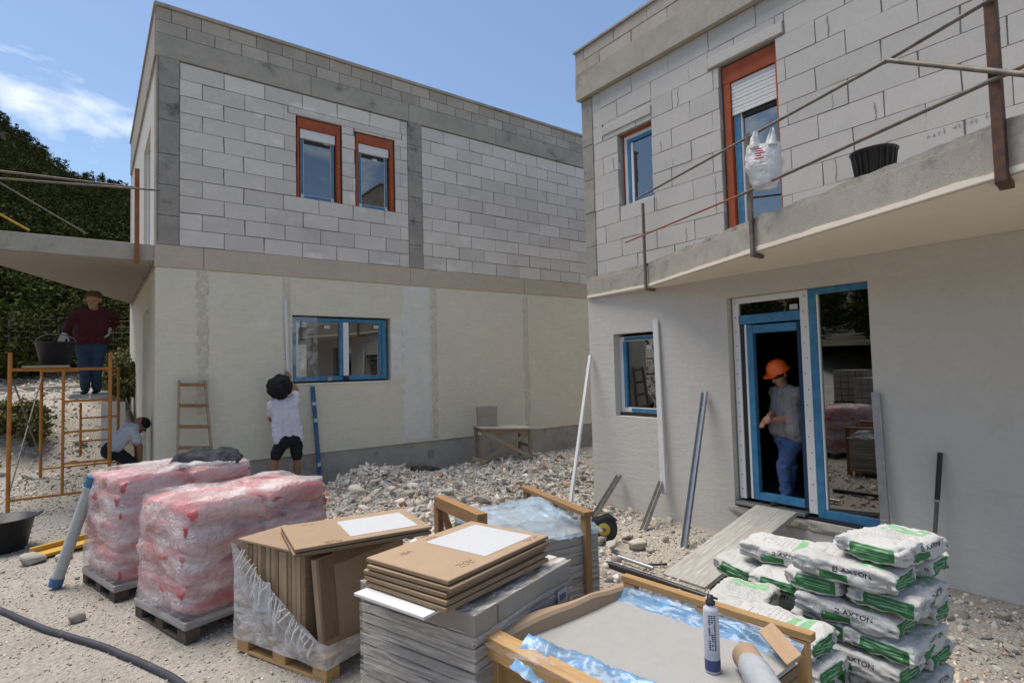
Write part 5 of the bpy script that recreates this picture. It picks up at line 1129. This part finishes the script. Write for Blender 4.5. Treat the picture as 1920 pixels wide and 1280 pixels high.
wbox('shelf_board', xl+.12, xl+.62, yF-.06, yF+.75, z1_+.022, z1_+.055, m_woodg, sc_, .006)
# ---- ledge, fence and shrubs behind the scaffold
lg = wbox('kerb_wall', -9, .3, 15.4, 15.55, .9, 1.66, m_concl, None, .01); tag(lg, 'low pale concrete kerb wall on the stony bank behind scaffold', 'wall')
fe = thing('mesh_fence', 'dark wire mesh fence on the bank behind the man with bucket', 'fence', (-2.5, 17.5, 2))
for k in range(9): x = -6+k*.9; rod('post', (x, 17.5, 1.2), (x, 17.5, 3.3), .025, m_greybar, fe, 8)
for k in range(9): rod('wire', (-6, 17.5, 2.05+k*.15), (1.2, 17.5, 2.05+k*.15), .006, m_greybar, fe, 5)
for k in range(40): rod('wire', (-6+k*.18, 17.5, 2.0), (-6+k*.18, 17.5, 3.25), .005, m_greybar, fe, 5)
def shrub(c, rad, h, seed, lab, m, nc=22, nl=40, group='dry shrubs on the bank'):
    V, F, T = crown_mesh(seed, h, rad, nc*2, int(nl*(1 if rad < .6 else 3)), False, 1. if rad < .6 else .42); V = V*np.array([1, 1, 1.]); t = thing('shrub', lab, 'shrub', c, 0, group); me = leafmesh('foliage', V, F, T, m); link('foliage', me, t, Matrix.Translation(Vector(c)))
    mb = MB()
    for k in range(5): a = k*1.26; mb.tube([(0, 0, -.1), (rad*.3*math.cos(a), rad*.3*math.sin(a), h*.4), (rad*.6*math.cos(a), rad*.6*math.sin(a), h*.75)], [.02, .012, .005], 5)
    mb.build('stems', m_trunk, t, Matrix.Translation(Vector(c)))
m_dryl = mat('dry_leaf', (.13, .125, .045), (.09, .095, .03), attr='tone', var=.3, vs=2, bump=0)
for i, (px_, py_, Y_, rad, h) in enumerate(((228, 745, 14.6, .45, .75), (60, 760, 13.2, .28, .8), (20, 790, 13.5, .4, .6), (235, 700, 16.6, .8, 1.1), (150, 640, 18.5, 1.3, 1.7), (60, 640, 19, 1.4, 1.6), (-30, 650, 18, 1.5, 1.8), (215, 640, 20, 1.5, 2.0), (100, 600, 22, 1.8, 2.6), (20, 600, 22.5, 1.9, 2.6))):
    p = at_y(px_, py_, Y_); z = gz(p.x, p.y) if Y_ < 17 else p.z-h*.5
    shrub((p.x, p.y, z-.05), rad, h, 40+i, ['yellowish dry shrub at the wall corner behind scaffold', 'thin green weed on the stony bank inside the scaffold', 'dry shrub at the left edge on the stony bank', 'dry shrub behind the kerb wall beside the house corner', 'dark bush behind the fence under the balcony', 'dark bush behind fence left of the man', 'dark bush behind fence at the left edge', 'bush behind fence right of the man', 'tall far bush behind the man', 'tall far bush at the left edge'][i], m_dryl if i in (0, 1, 2, 3) else m_leaf)
pn = wbox('insulation_board', .18, .55, 12.9, 12.97, gz(.4, 12.9), 1.35, m_whitem, None, .004); tag(pn, 'white insulation panel standing at the side of the left house', 'panel')
# ------------------------------------------------------------------ PEOPLE
def capsule(mb, a, b, ra, rb, n=12):
    a, b = Vector(a), Vector(b); d = b-a; L = d.length
    M = (d.normalized() if L > 1e-6 else Vector((0, 0, 1))).to_track_quat('Z', 'Y').to_matrix().to_4x4(); M.translation = a
    prof = [(ra*math.sin(t), -ra*math.cos(t)) for t in (.05, .4, .8, 1.2)] + [(ra, 0), (rb, L)] + [(rb*math.sin(t), L-rb*math.cos(t)) for t in (1.95, 2.35, 2.75, 3.09)]
    v = []; 
    for r, z in prof:
        for k in range(n): v.append(M @ Vector((r*math.cos(2*math.pi*k/n), r*math.sin(2*math.pi*k/n), z)))
    m = len(prof); f = [(i*n+k, i*n+(k+1) % n, (i+1)*n+(k+1) % n, (i+1)*n+k) for i in range(m-1) for k in range(n)]+[tuple(range(n))[::-1], tuple(range((m-1)*n, m*n))]
    mb.add(v, f)
def person(lab, group, prims, mats, hands, feet, extra, vox=.0075, face=None):
    """prims: (a, b, ra, rb, material index, flat) tapered limbs and trunk pieces; one continuous remeshed body"""
    mb = MB(); segs = []
    for (a, b, ra, rb, mi) in prims: capsule(mb, a, b, ra, rb); segs.append((np.array(a), np.array(b), ra, rb, mi))
    for (w, fdir, pdir, mi, curl, sc) in hands:
        w = Vector(w); f = Vector(fdir).normalized(); pn = Vector(pdir).normalized(); side = f.cross(pn).normalized()
        pc = w+f*.05*sc
        for s_ in (-.024, -.008, .008, .024): a = w+side*s_*.7*sc; b = w+f*.085*sc+side*s_*sc; capsule(mb, a, b, .017*sc, .014*sc, 8); segs.append((np.array(a), np.array(b), .017*sc, .014*sc, mi))
        for s_, ln in ((-.031, .066), (-.0105, .076), (.0105, .072), (.031, .056)):
            a = w+f*.088*sc+side*s_*sc; m1 = a+(f*math.cos(curl*.6)+pn*math.sin(curl*.6))*ln*.5*sc+side*s_*.06; m2 = m1+(f*math.cos(curl*1.5)+pn*math.sin(curl*1.5))*ln*.55*sc
            for p, q, r1, r2 in ((a, m1, .0092, .0085), (m1, m2, .0085, .0072)): capsule(mb, p, q, r1*sc, r2*sc, 8); segs.append((np.array(p), np.array(q), r1*sc, r2*sc, mi))
        a = w+f*.02*sc-side*.026*sc; m1 = a+(f*.6-side*.75+pn*.25).normalized()*.045*sc; m2 = m1+(f*.9-side*.2+pn*.3).normalized()*.035*sc
        for p, q in ((a, m1), (m1, m2)): capsule(mb, p, q, .0115*sc, .010*sc, 8); segs.append((np.array(p), np.array(q), .0115*sc, .010*sc, mi))
    me = mb.mesh('body', m_skin); tmp = bpy.data.objects.new('tmp', me); COL.objects.link(tmp)
    r = tmp.modifiers.new('r', 'REMESH'); r.mode = 'VOXEL'; r.voxel_size = vox; s_ = tmp.modifiers.new('s', 'SMOOTH'); s_.factor = .5; s_.iterations = 3
    bpy.context.view_layer.update(); ev = tmp.evaluated_get(bpy.context.evaluated_depsgraph_get()); body = bpy.data.meshes.new_from_object(ev); bpy.data.objects.remove(tmp)
    n = len(body.vertices); co = np.empty(n*3); body.vertices.foreach_get('co', co); co = co.reshape(-1, 3)
    best = np.full(n, 1e9); mid = np.zeros(n, int)
    for a, b, ra, rb, mi in segs:
        d = b-a; L2 = max(d@d, 1e-9); t = np.clip(((co-a)@d)/L2, 0, 1); dist = np.linalg.norm(co-a-t[:, None]*d, axis=1)-(ra+(rb-ra)*t); k = dist < best; best[k] = dist[k]; mid[k] = mi
    no = np.empty(n*3); body.vertices.foreach_get('normal', no); no = no.reshape(-1, 3)
    for i in range(n):
        if mid[i] in mats['cloth']:
            p = co[i]; q = mnoise.noise((p[0]*9, p[1]*9, p[2]*16))*.013+(.5-abs(mnoise.noise((p[0]*13+p[2]*11, p[1]*13, p[2]*19))))*.012-.004; co[i] += no[i]*q
    body.vertices.foreach_set('co', co.ravel()); body.materials.clear()
    for m in mats['list']: body.materials.append(m)
    np_ = len(body.polygons); ls = np.empty(len(body.loops), int); body.loops.foreach_get('vertex_index', ls); st = np.empty(np_, int); body.polygons.foreach_get('loop_start', st)
    body.polygons.foreach_set('material_index', mid[ls[st]].astype(np.int32)); body.polygons.foreach_set('use_smooth', np.ones(np_, bool)); body.update()
    c = min(co[:, 2]); loc = (co[:, 0].mean(), co[:, 1].mean(), c)
    t = thing('person', lab, 'person', loc, 0, group); link('body', body, t)
    extra(t); return t
def trunk(prims, pel, chest, neck, head, right, sw, hw, mi_shirt, mi_skin, mi_trs, belly=0., fwd=Vector((0, 0, 0)), shirt_end=.0):
    # trunk from pelvis to shoulders, shoulders sw apart, hips hw apart
    pel, chest, neck = Vector(pel), Vector(chest), Vector(neck); right = Vector(right).normalized()
    for s_ in (-1, 0, 1):
        prims.append((pel+right*s_*hw*.45, pel+(chest-pel)*.3+right*s_*hw*.42+fwd*belly, .105, .108, mi_shirt if shirt_end else mi_trs))
        prims.append((pel+(chest-pel)*.12+right*s_*hw*.42+fwd*belly*.6, chest+right*s_*sw*.24, .108+.02*(belly > 0), .112, mi_shirt))
        prims.append((chest+right*s_*sw*.24, chest+(neck-chest)*.55+right*s_*sw*.22, .112, .085, mi_shirt))
    prims.append((chest+(neck-chest)*.5-right*sw*.38, chest+(neck-chest)*.5+right*sw*.38, .066, .066, mi_shirt))
    prims.append((chest+(neck-chest)*.7, Vector(neck)+(Vector(head)-Vector(neck))*.45, .062, .055, mi_skin))
def head_prims(prims, head, face, up, mi, r=.098):
    head = Vector(head); face = Vector(face).normalized(); up = Vector(up).normalized(); rt = face.cross(up).normalized()
    prims += [(head+up*.03-face*.02, head+up*.03+face*.015, r*.98, r*.92, mi), (head-up*.02+face*.02, head-up*.085+face*.045, r*.78, r*.52, mi), (head-up*.0+face*.088, head-up*.035+face*.112, .012, .016, mi)]
    for s_ in (-1, 1): prims += [(head+rt*s_*.092+up*.015, head+rt*s_*.098-up*.03, .016, .012, mi), (head+face*.08+rt*s_*.035+up*.03, head+face*.085+rt*s_*.02+up*.03, .014, .014, mi)]
    prims.append((head+face*.08-up*.066-rt*.018, head+face*.08-up*.066+rt*.018, .012, .012, mi))
def eyes(t, head, face, up):
    head = Vector(head); face = Vector(face).normalized(); up = Vector(up).normalized(); rt = face.cross(up).normalized()
    for s_ in (-1, 1): MB().lathe([(0, -.011), (.008, -.008), (.011, 0), (.008, .008), (0, .011)], head+face*.088+rt*s_*.034+up*.012, 10).build('eye', m_eye, t)
def shoe(t, ankle, toe, m):
    a = Vector(ankle); b = Vector(toe); d = (b-a); d.z = 0; d.normalize(); s_ = d.cross(Vector((0, 0, 1))); mb = MB(); n = 12; v = []
    for i, (x, w, h) in enumerate(((-.075, .022, .05), (-.06, .036, .085), (-.01, .04, .10), (.06, .043, .075), (.13, .048, .052), (.175, .04, .042), (.20, .018, .028))):
        for k in range(n): an = 2*math.pi*k/n; z = max(0, .5+.5*math.sin(an))**.8*h; p = a+d*x+s_*w*math.cos(an)*(1 if math.sin(an) < .3 else .85); v.append((p.x, p.y, ankle[2]-.07+z))
    mb.add(v, [(i*n+k, i*n+(k+1) % n, (i+1)*n+(k+1) % n, (i+1)*n+k) for i in range(6) for k in range(n)]+[tuple(range(n))[::-1], tuple(range(6*n, 7*n))], 0, True); mb.build('shoe', m, t)
Zv = Vector((0, 0, 1))
# --- man at the wall, seen from behind, arms raised
yw = 9.42; rt = Vector((1, 0, 0)); fz = Vector((0, 1, 0))
pel = at_y(541, 822, yw); ch = at_y(533, 762, yw); nk = at_y(530, 743, yw); hd_ = at_y(524, 728, yw-.02)
pr = []; trunk(pr, pel, ch, nk, hd_, rt, .40, .30, 0, 2, 1, shirt_end=1); head_prims(pr, hd_, fz, (0, -.1, 1), 2)
pr += [(pel-Vector((.09, 0, .02)), pel+Vector((.09, 0, -.02)), .125, .125, 1)]
shR, shL = ch+Vector((.17, 0, .06)), ch+Vector((-.19, 0, .03)); elR = at_y(554, 728, 9.60); haR = at_y(541, 712, 9.78); elL = at_y(508, 786, 9.56); haL = at_y(530, 792, 9.76)
for s_, e_, w_ in ((shR, elR, haR), (shL, elL, haL)): pr += [(s_, s_+(e_-s_)*.55, .075, .068, 0), (s_+(e_-s_)*.3, e_, .048, .042, 2), (e_, w_, .042, .028, 2)]
gzm = gz(2.45, 9.3)
for x_, kn, an in ((-.10, at_y(516, 856, yw+.02), Vector((at_y(508, 890, yw).x, yw-.05, gzm+.09))), (.11, at_y(557, 856, yw+.02), Vector((at_y(556, 890, yw).x, yw-.02, gzm+.09)))):
    h_ = pel+Vector((x_, 0, -.05)); pr += [(h_, kn+(h_-kn)*.08, .108, .088, 1), (h_, kn, .075, .055, 2), (kn, kn+(an-kn)*.4, .056, .058, 2), (kn+(an-kn)*.4, an, .058, .036, 2), (an, an+Vector((0, .12, -.05)), .036, .03, 2)]
def ex(t):
    mb = MB(); bm = bmesh.new(); bmesh.ops.create_icosphere(bm, subdivisions=4, radius=1)
    for v in bm.verts: v.co *= (1+.16*mnoise.noise(v.co*2)+.10*mnoise.noise(v.co*7)+.09*(.5-abs(mnoise.noise(v.co*14))))*(1-.10*max(0, -v.co.z))
    me = bpy.data.meshes.new('hair'); bm.to_mesh(me); bm.free(); me.materials.append(m_hair); o = link('hair', me, t, Matrix.Translation(hd_+Vector((0, -.03, .015)))); o.scale = (.185, .17, .20)
    for a in (Vector((at_y(508, 890, yw).x, yw-.05, gzm+.08)), Vector((at_y(556, 890, yw).x, yw-.02, gzm+.08))): shoe(t, a, a+Vector((0, .2, 0)), m_shoe)
person('man in white T-shirt and black shorts plastering the left wall, back to camera', None, pr, dict(list=[m_twhite, m_black, m_skin], cloth=(0, 1)), [(haR, (-.05, .35, 1), (-.2, 1, 0), 2, .4, 1.), (haL, (.6, .7, .2), (0, 1, -.3), 2, .5, 1.)], None, ex)
# --- crouching man
yc = 10.35; pel = at_y(212, 842, yc); ch = at_y(243, 806, yc); nk = at_y(254, 800, yc); hd_ = at_y(263, 797, yc); rt = Vector((0, -1, 0)); fc_ = Vector((1, 0, -.75))
pr = []; pel2 = pel+Vector((.02, 0, .05)); trunk(pr, pel2, ch, nk, hd_, rt, .40, .30, 0, 2, 1, shirt_end=1); head_prims(pr, hd_, fc_, (.7, 0, .7), 2)
pr += [(pel+Vector((-.02, -.09, -.02)), pel+Vector((-.02, .09, -.02)), .135, .135, 1)]
for sy_, w_ in ((-1, at_y(263, 868, yc-.12)), (1, at_y(256, 868, yc+.2))):
    s_ = ch+Vector((.03, sy_*.17, .0)); e_ = s_+(w_-s_)*.5+Vector((.04, 0, 0)); pr += [(s_, s_+(e_-s_)*.6, .076, .07, 0), (s_, e_, .047, .042, 2), (e_, w_, .042, .029, 2)]
    h_ = pel+Vector((0, sy_*.10, -.02)); kn = at_y(246, 866, yc+sy_*.16); an = at_y(206, 905, yc+sy_*.14); pr += [(h_, kn, .10, .075, 1), (kn, an, .075, .05, 1)]
def ex(t):
    MB().lathe([(0, .112), (.05, .10), (.09, .06), (.104, .0), (.09, -.03)], n=18).build('hair', m_hair, t, Matrix.Translation(hd_+Vector((.03, 0, .015))) @ Matrix.Rotation(R(28), 4, 'Y'))
    for sy_ in (-1, 1): a = at_y(206, 905, yc+sy_*.14); shoe(t, a, a+Vector((.2, 0, 0)), m_shoe)
person('man in grey T-shirt and black trousers crouching beside the left house corner', None, pr, dict(list=[m_tgrey, m_black, m_skin], cloth=(0, 1)), [(at_y(263, 868, yc-.12), (.1, 0, -1), (.5, 0, -.3), 2, .6, 1.), (at_y(256, 868, yc+.2), (.1, 0, -1), (.5, 0, -.3), 2, .6, 1.)], None, ex)
# --- man with bucket on the scaffold
ym = 11.15; an0 = at_y(170, 730, ym)
pel = at_y(171, 640, ym); ch = at_y(175, 594, ym-.16); nk = at_y(176, 577, ym-.24); hd_ = at_y(176, 562, ym-.30); rt = Vector((1, .1, 0)); fw_ = Vector((-.5, -1, -.55)); pr = []
trunk(pr, pel, ch, nk, hd_, rt, .40, .29, 0, 2, 1, belly=.035, fwd=Vector((0, -1, 0)), shirt_end=1); pr.append((pel+Vector((-.08, 0, -.09)), pel+Vector((.08, 0, -.09)), .128, .128, 1)); head_prims(pr, hd_, fw_, (0, -.2, 1), 2, .10)
haR = at_y(121, 626, ym-.42); elR = at_y(131, 603, ym-.26); haL = at_y(206, 617, ym-.12); elL = at_y(211, 610, ym-.02)
shR = ch+Vector((-.20, 0, .07)); shL = ch+Vector((.20, 0, .07)); elL = at_y(218, 604, ym+.05)
for s_, e_, w_ in ((shR, elR, haR), (shL, elL, haL)): pr += [(s_, e_, .072, .056, 0), (e_, w_+(e_-w_)*.12, .056, .042, 0), (e_, w_, .04, .03, 3)]
for x_, kn, an in ((-.10, at_y(160, 686, ym-.05), at_y(160, 724, ym)), (.10, at_y(181, 686, ym-.02), at_y(181, 726, ym+.05))):
    an.z = zP+.085; h_ = pel+Vector((x_, 0, -.03)); pr += [(h_, kn, .12, .085, 1), (kn, an, .086, .06, 1)]
def ex(t):
    MB().lathe([(0, .125), (.06, .118), (.10, .085), (.112, .03), (.110, .0)], n=20).build('cap', m_cap, t, Matrix.Translation(hd_+Vector((0, .01, .02)))); f2 = Vector((-.25, -1, 0)).normalized()
    mb = MB(); s2 = f2.cross(Zv); v = []
    for i in range(9): a = -1.2+2.4*i/8; v += [hd_+Zv*.055+(f2*math.cos(a)+s2*math.sin(a))*.105, hd_+Zv*.04+f2*(.06+.12*math.cos(a))+s2*math.sin(a)*.095]
    mb.add(v, [(2*i, 2*i+1, 2*i+3, 2*i+2) for i in range(8)]); o = mb.build('cap_peak', m_cap, t); o.modifiers.new('t', 'SOLIDIFY').thickness = .006
    eyes(t, hd_, fw_, (0, -.2, 1))
    for px_, yy in ((160, ym), (181, ym+.05)): a = at_y(px_, 724, yy); a.z = zP+.07; shoe(t, a, a+Vector((-.03, -.2, 0)), m_shoe)
person('man in maroon sweater and jeans on the scaffold reaching for a bucket', None, pr, dict(list=[m_maroon, m_jeans, m_skinl, m_glove], cloth=(0, 1)), [(haR, (-.35, -.2, -1), (.3, -1, 0), 3, 1.0, 1.15), (haL, (-.1, -.5, -.8), (-1, -.3, 0), 3, .7, 1.1)], None, ex)
bc = at_y(104, 684, yF+.35); bz = z1_+.056
bk = tub('bucket', 'black rubber bucket on the scaffold under the gloved hand', (bc.x, yF+.35, bz), .17, .235, .33, False); MB().tube([(.235*math.cos(a), .0, .32+.13*math.sin(a)) for a in np.linspace(0, math.pi, 13)], .008, 6).build('handle', m_greybar, bk, Matrix.Translation((bc.x, yF+.35, bz)))
# --- man in orange hard hat in the doorway
xd = 6.52; fl = .165
hd_ = at_x(1461, 700, xd-.06); nk = at_x(1468, 722, xd-.01); ch = at_x(1474, 745, xd+.01); pel = at_x(1480, 812, xd); rt = Vector((.45, -1, 0)).normalized(); fwd_ = Vector((-1, .45, 0)).normalized()
rt = fwd_.cross(Zv); fc2 = Vector((-1, .5, -.75)); pr = []; trunk(pr, pel, ch, nk, hd_, rt, .42, .30, 0, 2, 1, belly=.03, fwd=fwd_, shirt_end=1); pr.append((pel-rt*.08-Zv*.08, pel+rt*.08-Zv*.08, .122, .122, 1)); head_prims(pr, hd_, fc2, (-.5, .2, 1), 2, .098)
h1 = at_x(1441, 780, xd-.30); h2 = at_x(1447, 788, xd-.26)
shA = ch+rt*.20+Zv*.06; shB = ch-rt*.20+Zv*.06; elA = at_x(1503, 778, xd-.02); elB = at_x(1452, 772, xd+.02)
for s_, e_, w_ in ((shA, elA, h2), (shB, elB, h1)): pr += [(s_, s_+(e_-s_)*.62, .074, .068, 0), (s_, e_, .046, .043, 2), (e_, w_, .043, .028, 2)]
for s_, kx, ax in ((1, 1482, 1478), (-1, 1470, 1474)):
    kn = at_x(kx, 872, xd-.08*(s_ < 0)-.02); an = at_x(ax, 925, xd-.04+.08*s_); an.z = fl+.09; h_ = pel+rt*s_*.095-Zv*.03; pr += [(h_, kn, .112, .08, 1), (kn, an, .082, .062, 1)]
def ex(t):
    up = Vector((-.42, .2, 1)).normalized(); Mh = up.to_track_quat('Z', 'Y').to_matrix().to_4x4(); Mh.translation = hd_+up*.045
    MB().lathe([(0, .125), (.04, .122), (.08, .105), (.108, .07), (.122, .02), (.126, -.004), (.138, -.012), (.140, -.018), (.124, -.018), (.118, .0)], n=30).build('hard_hat', m_hat, t, Mh)
    f3 = Vector((-1, .45, 0)); f3 = (f3-up*f3.dot(up)).normalized(); s3 = f3.cross(up); mb = MB(); v = []
    for i in range(11): a = -1.1+2.2*i/10; c0 = hd_+up*.034; v += [c0+(f3*math.cos(a)+s3*math.sin(a))*.125, c0-up*.012+f3*(.09+.10*math.cos(a))+s3*math.sin(a)*.115]
    mb.add(v, [(2*i, 2*i+1, 2*i+3, 2*i+2) for i in range(10)]); o = mb.build('hat_peak', m_hat, t); o.modifiers.new('t', 'SOLIDIFY').thickness = .006
    MB().tube([hd_+up*(.17-.03*abs(q))+f3*q*.1 for q in (-.8, -.4, 0, .4, .8)], .008, 6).build('hat_ridge', m_hat, t); eyes(t, hd_, fc2, (-.5, .2, 1))
    MB().lathe([(.095, -.01), (.104, .02), (.108, .05), (.1, .06)], n=20).build('hair', m_hair, t, Mh @ Matrix.Translation((.0, 0, -.06)) )
    for s_, ax in ((1, 1478), (-1, 1474)): a = at_x(ax, 925, xd-.04+.08*s_); a.z = fl+.07; shoe(t, a, a+fwd_*.2, m_shoe)
    q = (h1+h2)/2; MB().box(-.03, .03, -.02, .02, -.012, .012).build('held_cloth', m_glove, t, Matrix.Translation(q+Vector((-.06, 0, -.01))), .006)
person('man in orange hard hat, grey polo and jeans looking down in the doorway', None, pr, dict(list=[m_polo, m_jeans2, m_skinl], cloth=(0, 1)), [(h1, (-1, -.3, -.1), (0, -.4, -1), 2, .9, 1.), (h2, (-.9, .5, -.2), (0, .2, -1), 2, .9, 1.)], None, ex)
# ------------------------------------------------------------------ RUBBLE
def stone_proto(seed, npt, flat=.7, bev=0.):
    rg = np.random.default_rng(seed); P = rg.normal(size=(npt, 3)); P /= np.linalg.norm(P, axis=1)[:, None]; P = np.sign(P)*np.abs(P)**.75*np.array([1, .8, flat])*rg.uniform(.75, 1.05, (npt, 1))
    bm = bmesh.new()
    for p in P: bm.verts.new(p)
    bmesh.ops.convex_hull(bm, input=bm.verts[:], use_existing_faces=False)
    for v in [v for v in bm.verts if not v.link_faces]: bm.verts.remove(v)
    if bev: bmesh.ops.bevel(bm, geom=bm.edges[:], offset=bev, segments=1, affect='EDGES')
    bmesh.ops.triangulate(bm, faces=bm.faces[:]); bm.verts.ensure_lookup_table(); bm.verts.index_update()
    me = bpy.data.meshes.new('stone'); bm.to_mesh(me); V = np.array([v.co[:] for v in bm.verts]); F = np.array([[v.index for v in f.verts] for f in bm.faces]); bm.free(); return me, V, F
sp20 = [stone_proto(s, 10, rng.uniform(.4, .75))[1:] for s in range(14)]; sp80 = [stone_proto(50+s, 16, rng.uniform(.4, .75), .05)[1:] for s in range(10)]
spfl = [stone_proto(120+s, 12, rng.uniform(.25, .4), .04)[1:] for s in range(8)]
boxes_no = []
def free(x, y): return not ((x > 6.1 and y < 6.25) or (y > 9.87 and x > .7) or x*x+y*y < .3)
RV = []; RF_ = []; RT_ = []; nbase = 0
def scatter(n, xr, yr, smin, smax, dens, protos, pw=2.2, tint=None, sink=.3):
    global nbase
    for _ in range(n):
        x, y = rng.uniform(*xr), rng.uniform(*yr)
        if not free(x, y) or rng.random() > dens(x, y): continue
        s = smin+(smax-smin)*rng.random()**pw; V, F = protos[int(rng.integers(len(protos)))]
        q = rng.normal(size=4); q[0] *= 2.5; q /= np.linalg.norm(q); a, b, c, d = q
        Rm = np.array([[1-2*(c*c+d*d), 2*(b*c-a*d), 2*(b*d+a*c)], [2*(b*c+a*d), 1-2*(b*b+d*d), 2*(c*d-a*b)], [2*(b*d-a*c), 2*(c*d+a*b), 1-2*(b*b+c*c)]])
        W_ = (V*s*np.array([1, rng.uniform(.6, 1), rng.uniform(.6, 1)]))@Rm.T + np.array([x, y, gz(x, y)+s*(.45-sink)])
        tn = min(1.4, max(.4, rng.normal(.95, .24))); u = rng.random()
        col = np.array([1, .99, .97])*tn
        if u < .035: col = np.array([.95, .55, .42])*tn
        elif u < .12: col = np.array([1., .90, .76])*tn
        elif u < .30: col = np.array([.72, .72, .72])*tn
        RV.append(W_); RF_.append(F+nbase); RT_.append(np.repeat(col[None], len(V), 0)); nbase += len(V)
yd = lambda x, y: .35+.65*min(1, max(0, fbm(x, y, 1.1)*2.2+.55))
scatter(24000, (1.2, 7.5), (5.0, 9.9), .008, .045, lambda x, y: yd(x, y)*sm(4.4, 6.2, y+.35*(x-1.5)), sp20, 2.2)
scatter(1500, (2.0, 7.5), (5.3, 9.6), .05, .15, lambda x, y: yd(x, y)*sm(5, 6.2, y+.3*(x-1.5)), spfl, 2.6, sink=.42)
scatter(2200, (2.0, 7.5), (5.3, 9.6), .03, .10, lambda x, y: yd(x, y)*sm(5, 6.2, y+.3*(x-1.5)), sp80, 2.8)
scatter(2600, (2.7, 4.7), (8.3, 9.5), .015, .06, lambda x, y: 1, sp20, 2)
scatter(3000, (6.2, 12), (6.4, 9.9), .015, .06, lambda x, y: 1, sp20, 2)
scatter(14000, (2.2, 6.15), (.2, 6.2), .006, .034, lambda x, y: yd(x, y), sp20, 2.)
scatter(900, (2.6, 6.1), (.3, 6.2), .025, .08, lambda x, y: yd(x, y), sp80, 2.5)
scatter(30000, (-1.6, 2.2), (2.9, 8.0), .003, .017, lambda x, y: .6*yd(x, y)+.12, sp20, 2.4, sink=.25)
scatter(260, (-1.4, 2.0), (3.2, 8.5), .012, .04, lambda x, y: yd(x, y), sp80, 3)
scatter(6000, (-3.2, .75), (8.0, 12), .006, .034, lambda x, y: yd(x, y), sp20, 2)
scatter(9000, (-6, .75), (11.2, 15.4), .012, .06, lambda x, y: .75*yd(x, y), sp20, 2.4, sink=.4)
scatter(420, (-6, .75), (11.5, 16), .05, .16, lambda x, y: 1, spfl, 2.6, sink=.4)
scatter(2500, (-5, .7), (15.6, 18.5), .02, .09, lambda x, y: yd(x, y)*.8, sp20, 2)
V = np.concatenate(RV); F = np.concatenate(RF_); T = np.concatenate(RT_); me = bpy.data.meshes.new('rubble'); me.vertices.add(len(V)); me.vertices.foreach_set('co', V.ravel()); me.loops.add(F.size); me.loops.foreach_set('vertex_index', F.ravel()); me.polygons.add(len(F)); me.polygons.foreach_set('loop_start', np.arange(0, F.size, 3)); me.update(); me.validate(); me.materials.append(m_rubble)
ca = me.color_attributes.new('tone', 'FLOAT_COLOR', 'POINT'); a = np.ones((len(V), 4)); a[:, :3] = T; ca.data.foreach_set('color', a.ravel()); tag(link('rubble', me), 'pale grey loose rubble and gravel', None, None, 'stuff')
# larger stones one could pick up singly
big = [stone_proto(90+s, 18, .65, .08)[0] for s in range(6)]
for m_ in big: m_.materials.append(m_stone)
def stone(px_, py_, w_px, lab, z=None, k=0, group='stones lying on the ground'):
    p = at_z(px_, py_, -.1 if px_ > 500 else 0); zz = gz(p.x, p.y); p = at_z(px_, py_, zz+.02); d = np.dot(np.array(p)-CP, FW); s = w_px*d/FPX/2
    o = link('stone', big[k % 6], None, Matrix.Translation((p.x, p.y, zz+s*.35)) @ Matrix.Rotation(px_*.37, 4, 'Z')); o.scale = (s, s*.9, s*.8); tag(o, lab, 'stone', group)
stone(145, 1158, 42, 'pale flat stone on the gravel above the black hose', k=1)
stone(1148, 1022, 36, 'rounded brown stone just below the cable reel', k=0); stone(1196, 1024, 44, 'pale oval stone right of the cable reel', k=2); stone(1174, 1008, 34, 'grey angular stone behind the pale oval one', k=3)
stone(1128, 1012, 30, 'white chalky stone beside the crate post', k=4); stone(668, 922, 40, 'grey block of rubble at the foot of the blue level', k=5); stone(905, 940, 44, 'tan boulder in the rubble behind the rear crate', k=0)
stone(765, 930, 34, 'pale slab of stone in the middle of the rubble', k=1); stone(838, 925, 30, 'flat white stone left of the rear crate', k=2); stone(735, 918, 26, 'pale angular stone on the rubble under the window', k=3)
stone(120, 1045, 36, 'flat grey stone beside the leaning pipe foot', k=4); stone(60, 1052, 50, 'flat half buried stone below the yellow board', k=5)
stone(1880, 1155, 34, 'reddish tan stone at the right edge by the wall', k=1); stone(1895, 1215, 36, 'pale stone at the right edge near the bags', k=3); stone(1850, 1190, 24, 'small pale stone right of the bags', k=2)
for i, (x, y, w_) in enumerate(((640, 905, 24), (700, 905, 22), (790, 960, 26), (860, 905, 20), (880, 930, 22), (945, 900, 18), (1030, 890, 18), (1060, 870, 14), (720, 945, 24), (650, 945, 26), (1220, 1030, 20), (1160, 1085, 22), (1180, 1065, 20), (1085, 895, 16), (975, 905, 20))): stone(x, y, w_, 'small pale grey stone among the loose rubble', k=i, group='small stones among the rubble')

# ---- block stacks at the far left of the yard (seen in the large pane)
for i, (x, y, rz) in enumerate(((-6.2, 6.9, .2), (-7.4, 8.1, -.1), (-6.6, 5.5, .3))):
    z = gz(x, y); t = thing('block_stack', ['brown block stack on a pallet mirrored in the large pane, middle one', 'brown block stack on a pallet mirrored in the large pane, farthest', 'brown block stack on a pallet mirrored in the large pane, nearest'][i], 'blocks', (x, y, z), 0, 'block stacks across the yard'); M = rotz((x, y, z), rz)
    pallet_parts(t, M, 1.1, .9, m_wooddk)
    for r in range(5):
        for a in range(3):
            for b in range(4):
                o = link('block', unit_block(m_hblock), t, M @ Matrix.Translation((-.36+a*.36, -.33+b*.22, .25+r*.2))); o.scale = (.35, .21, .19)
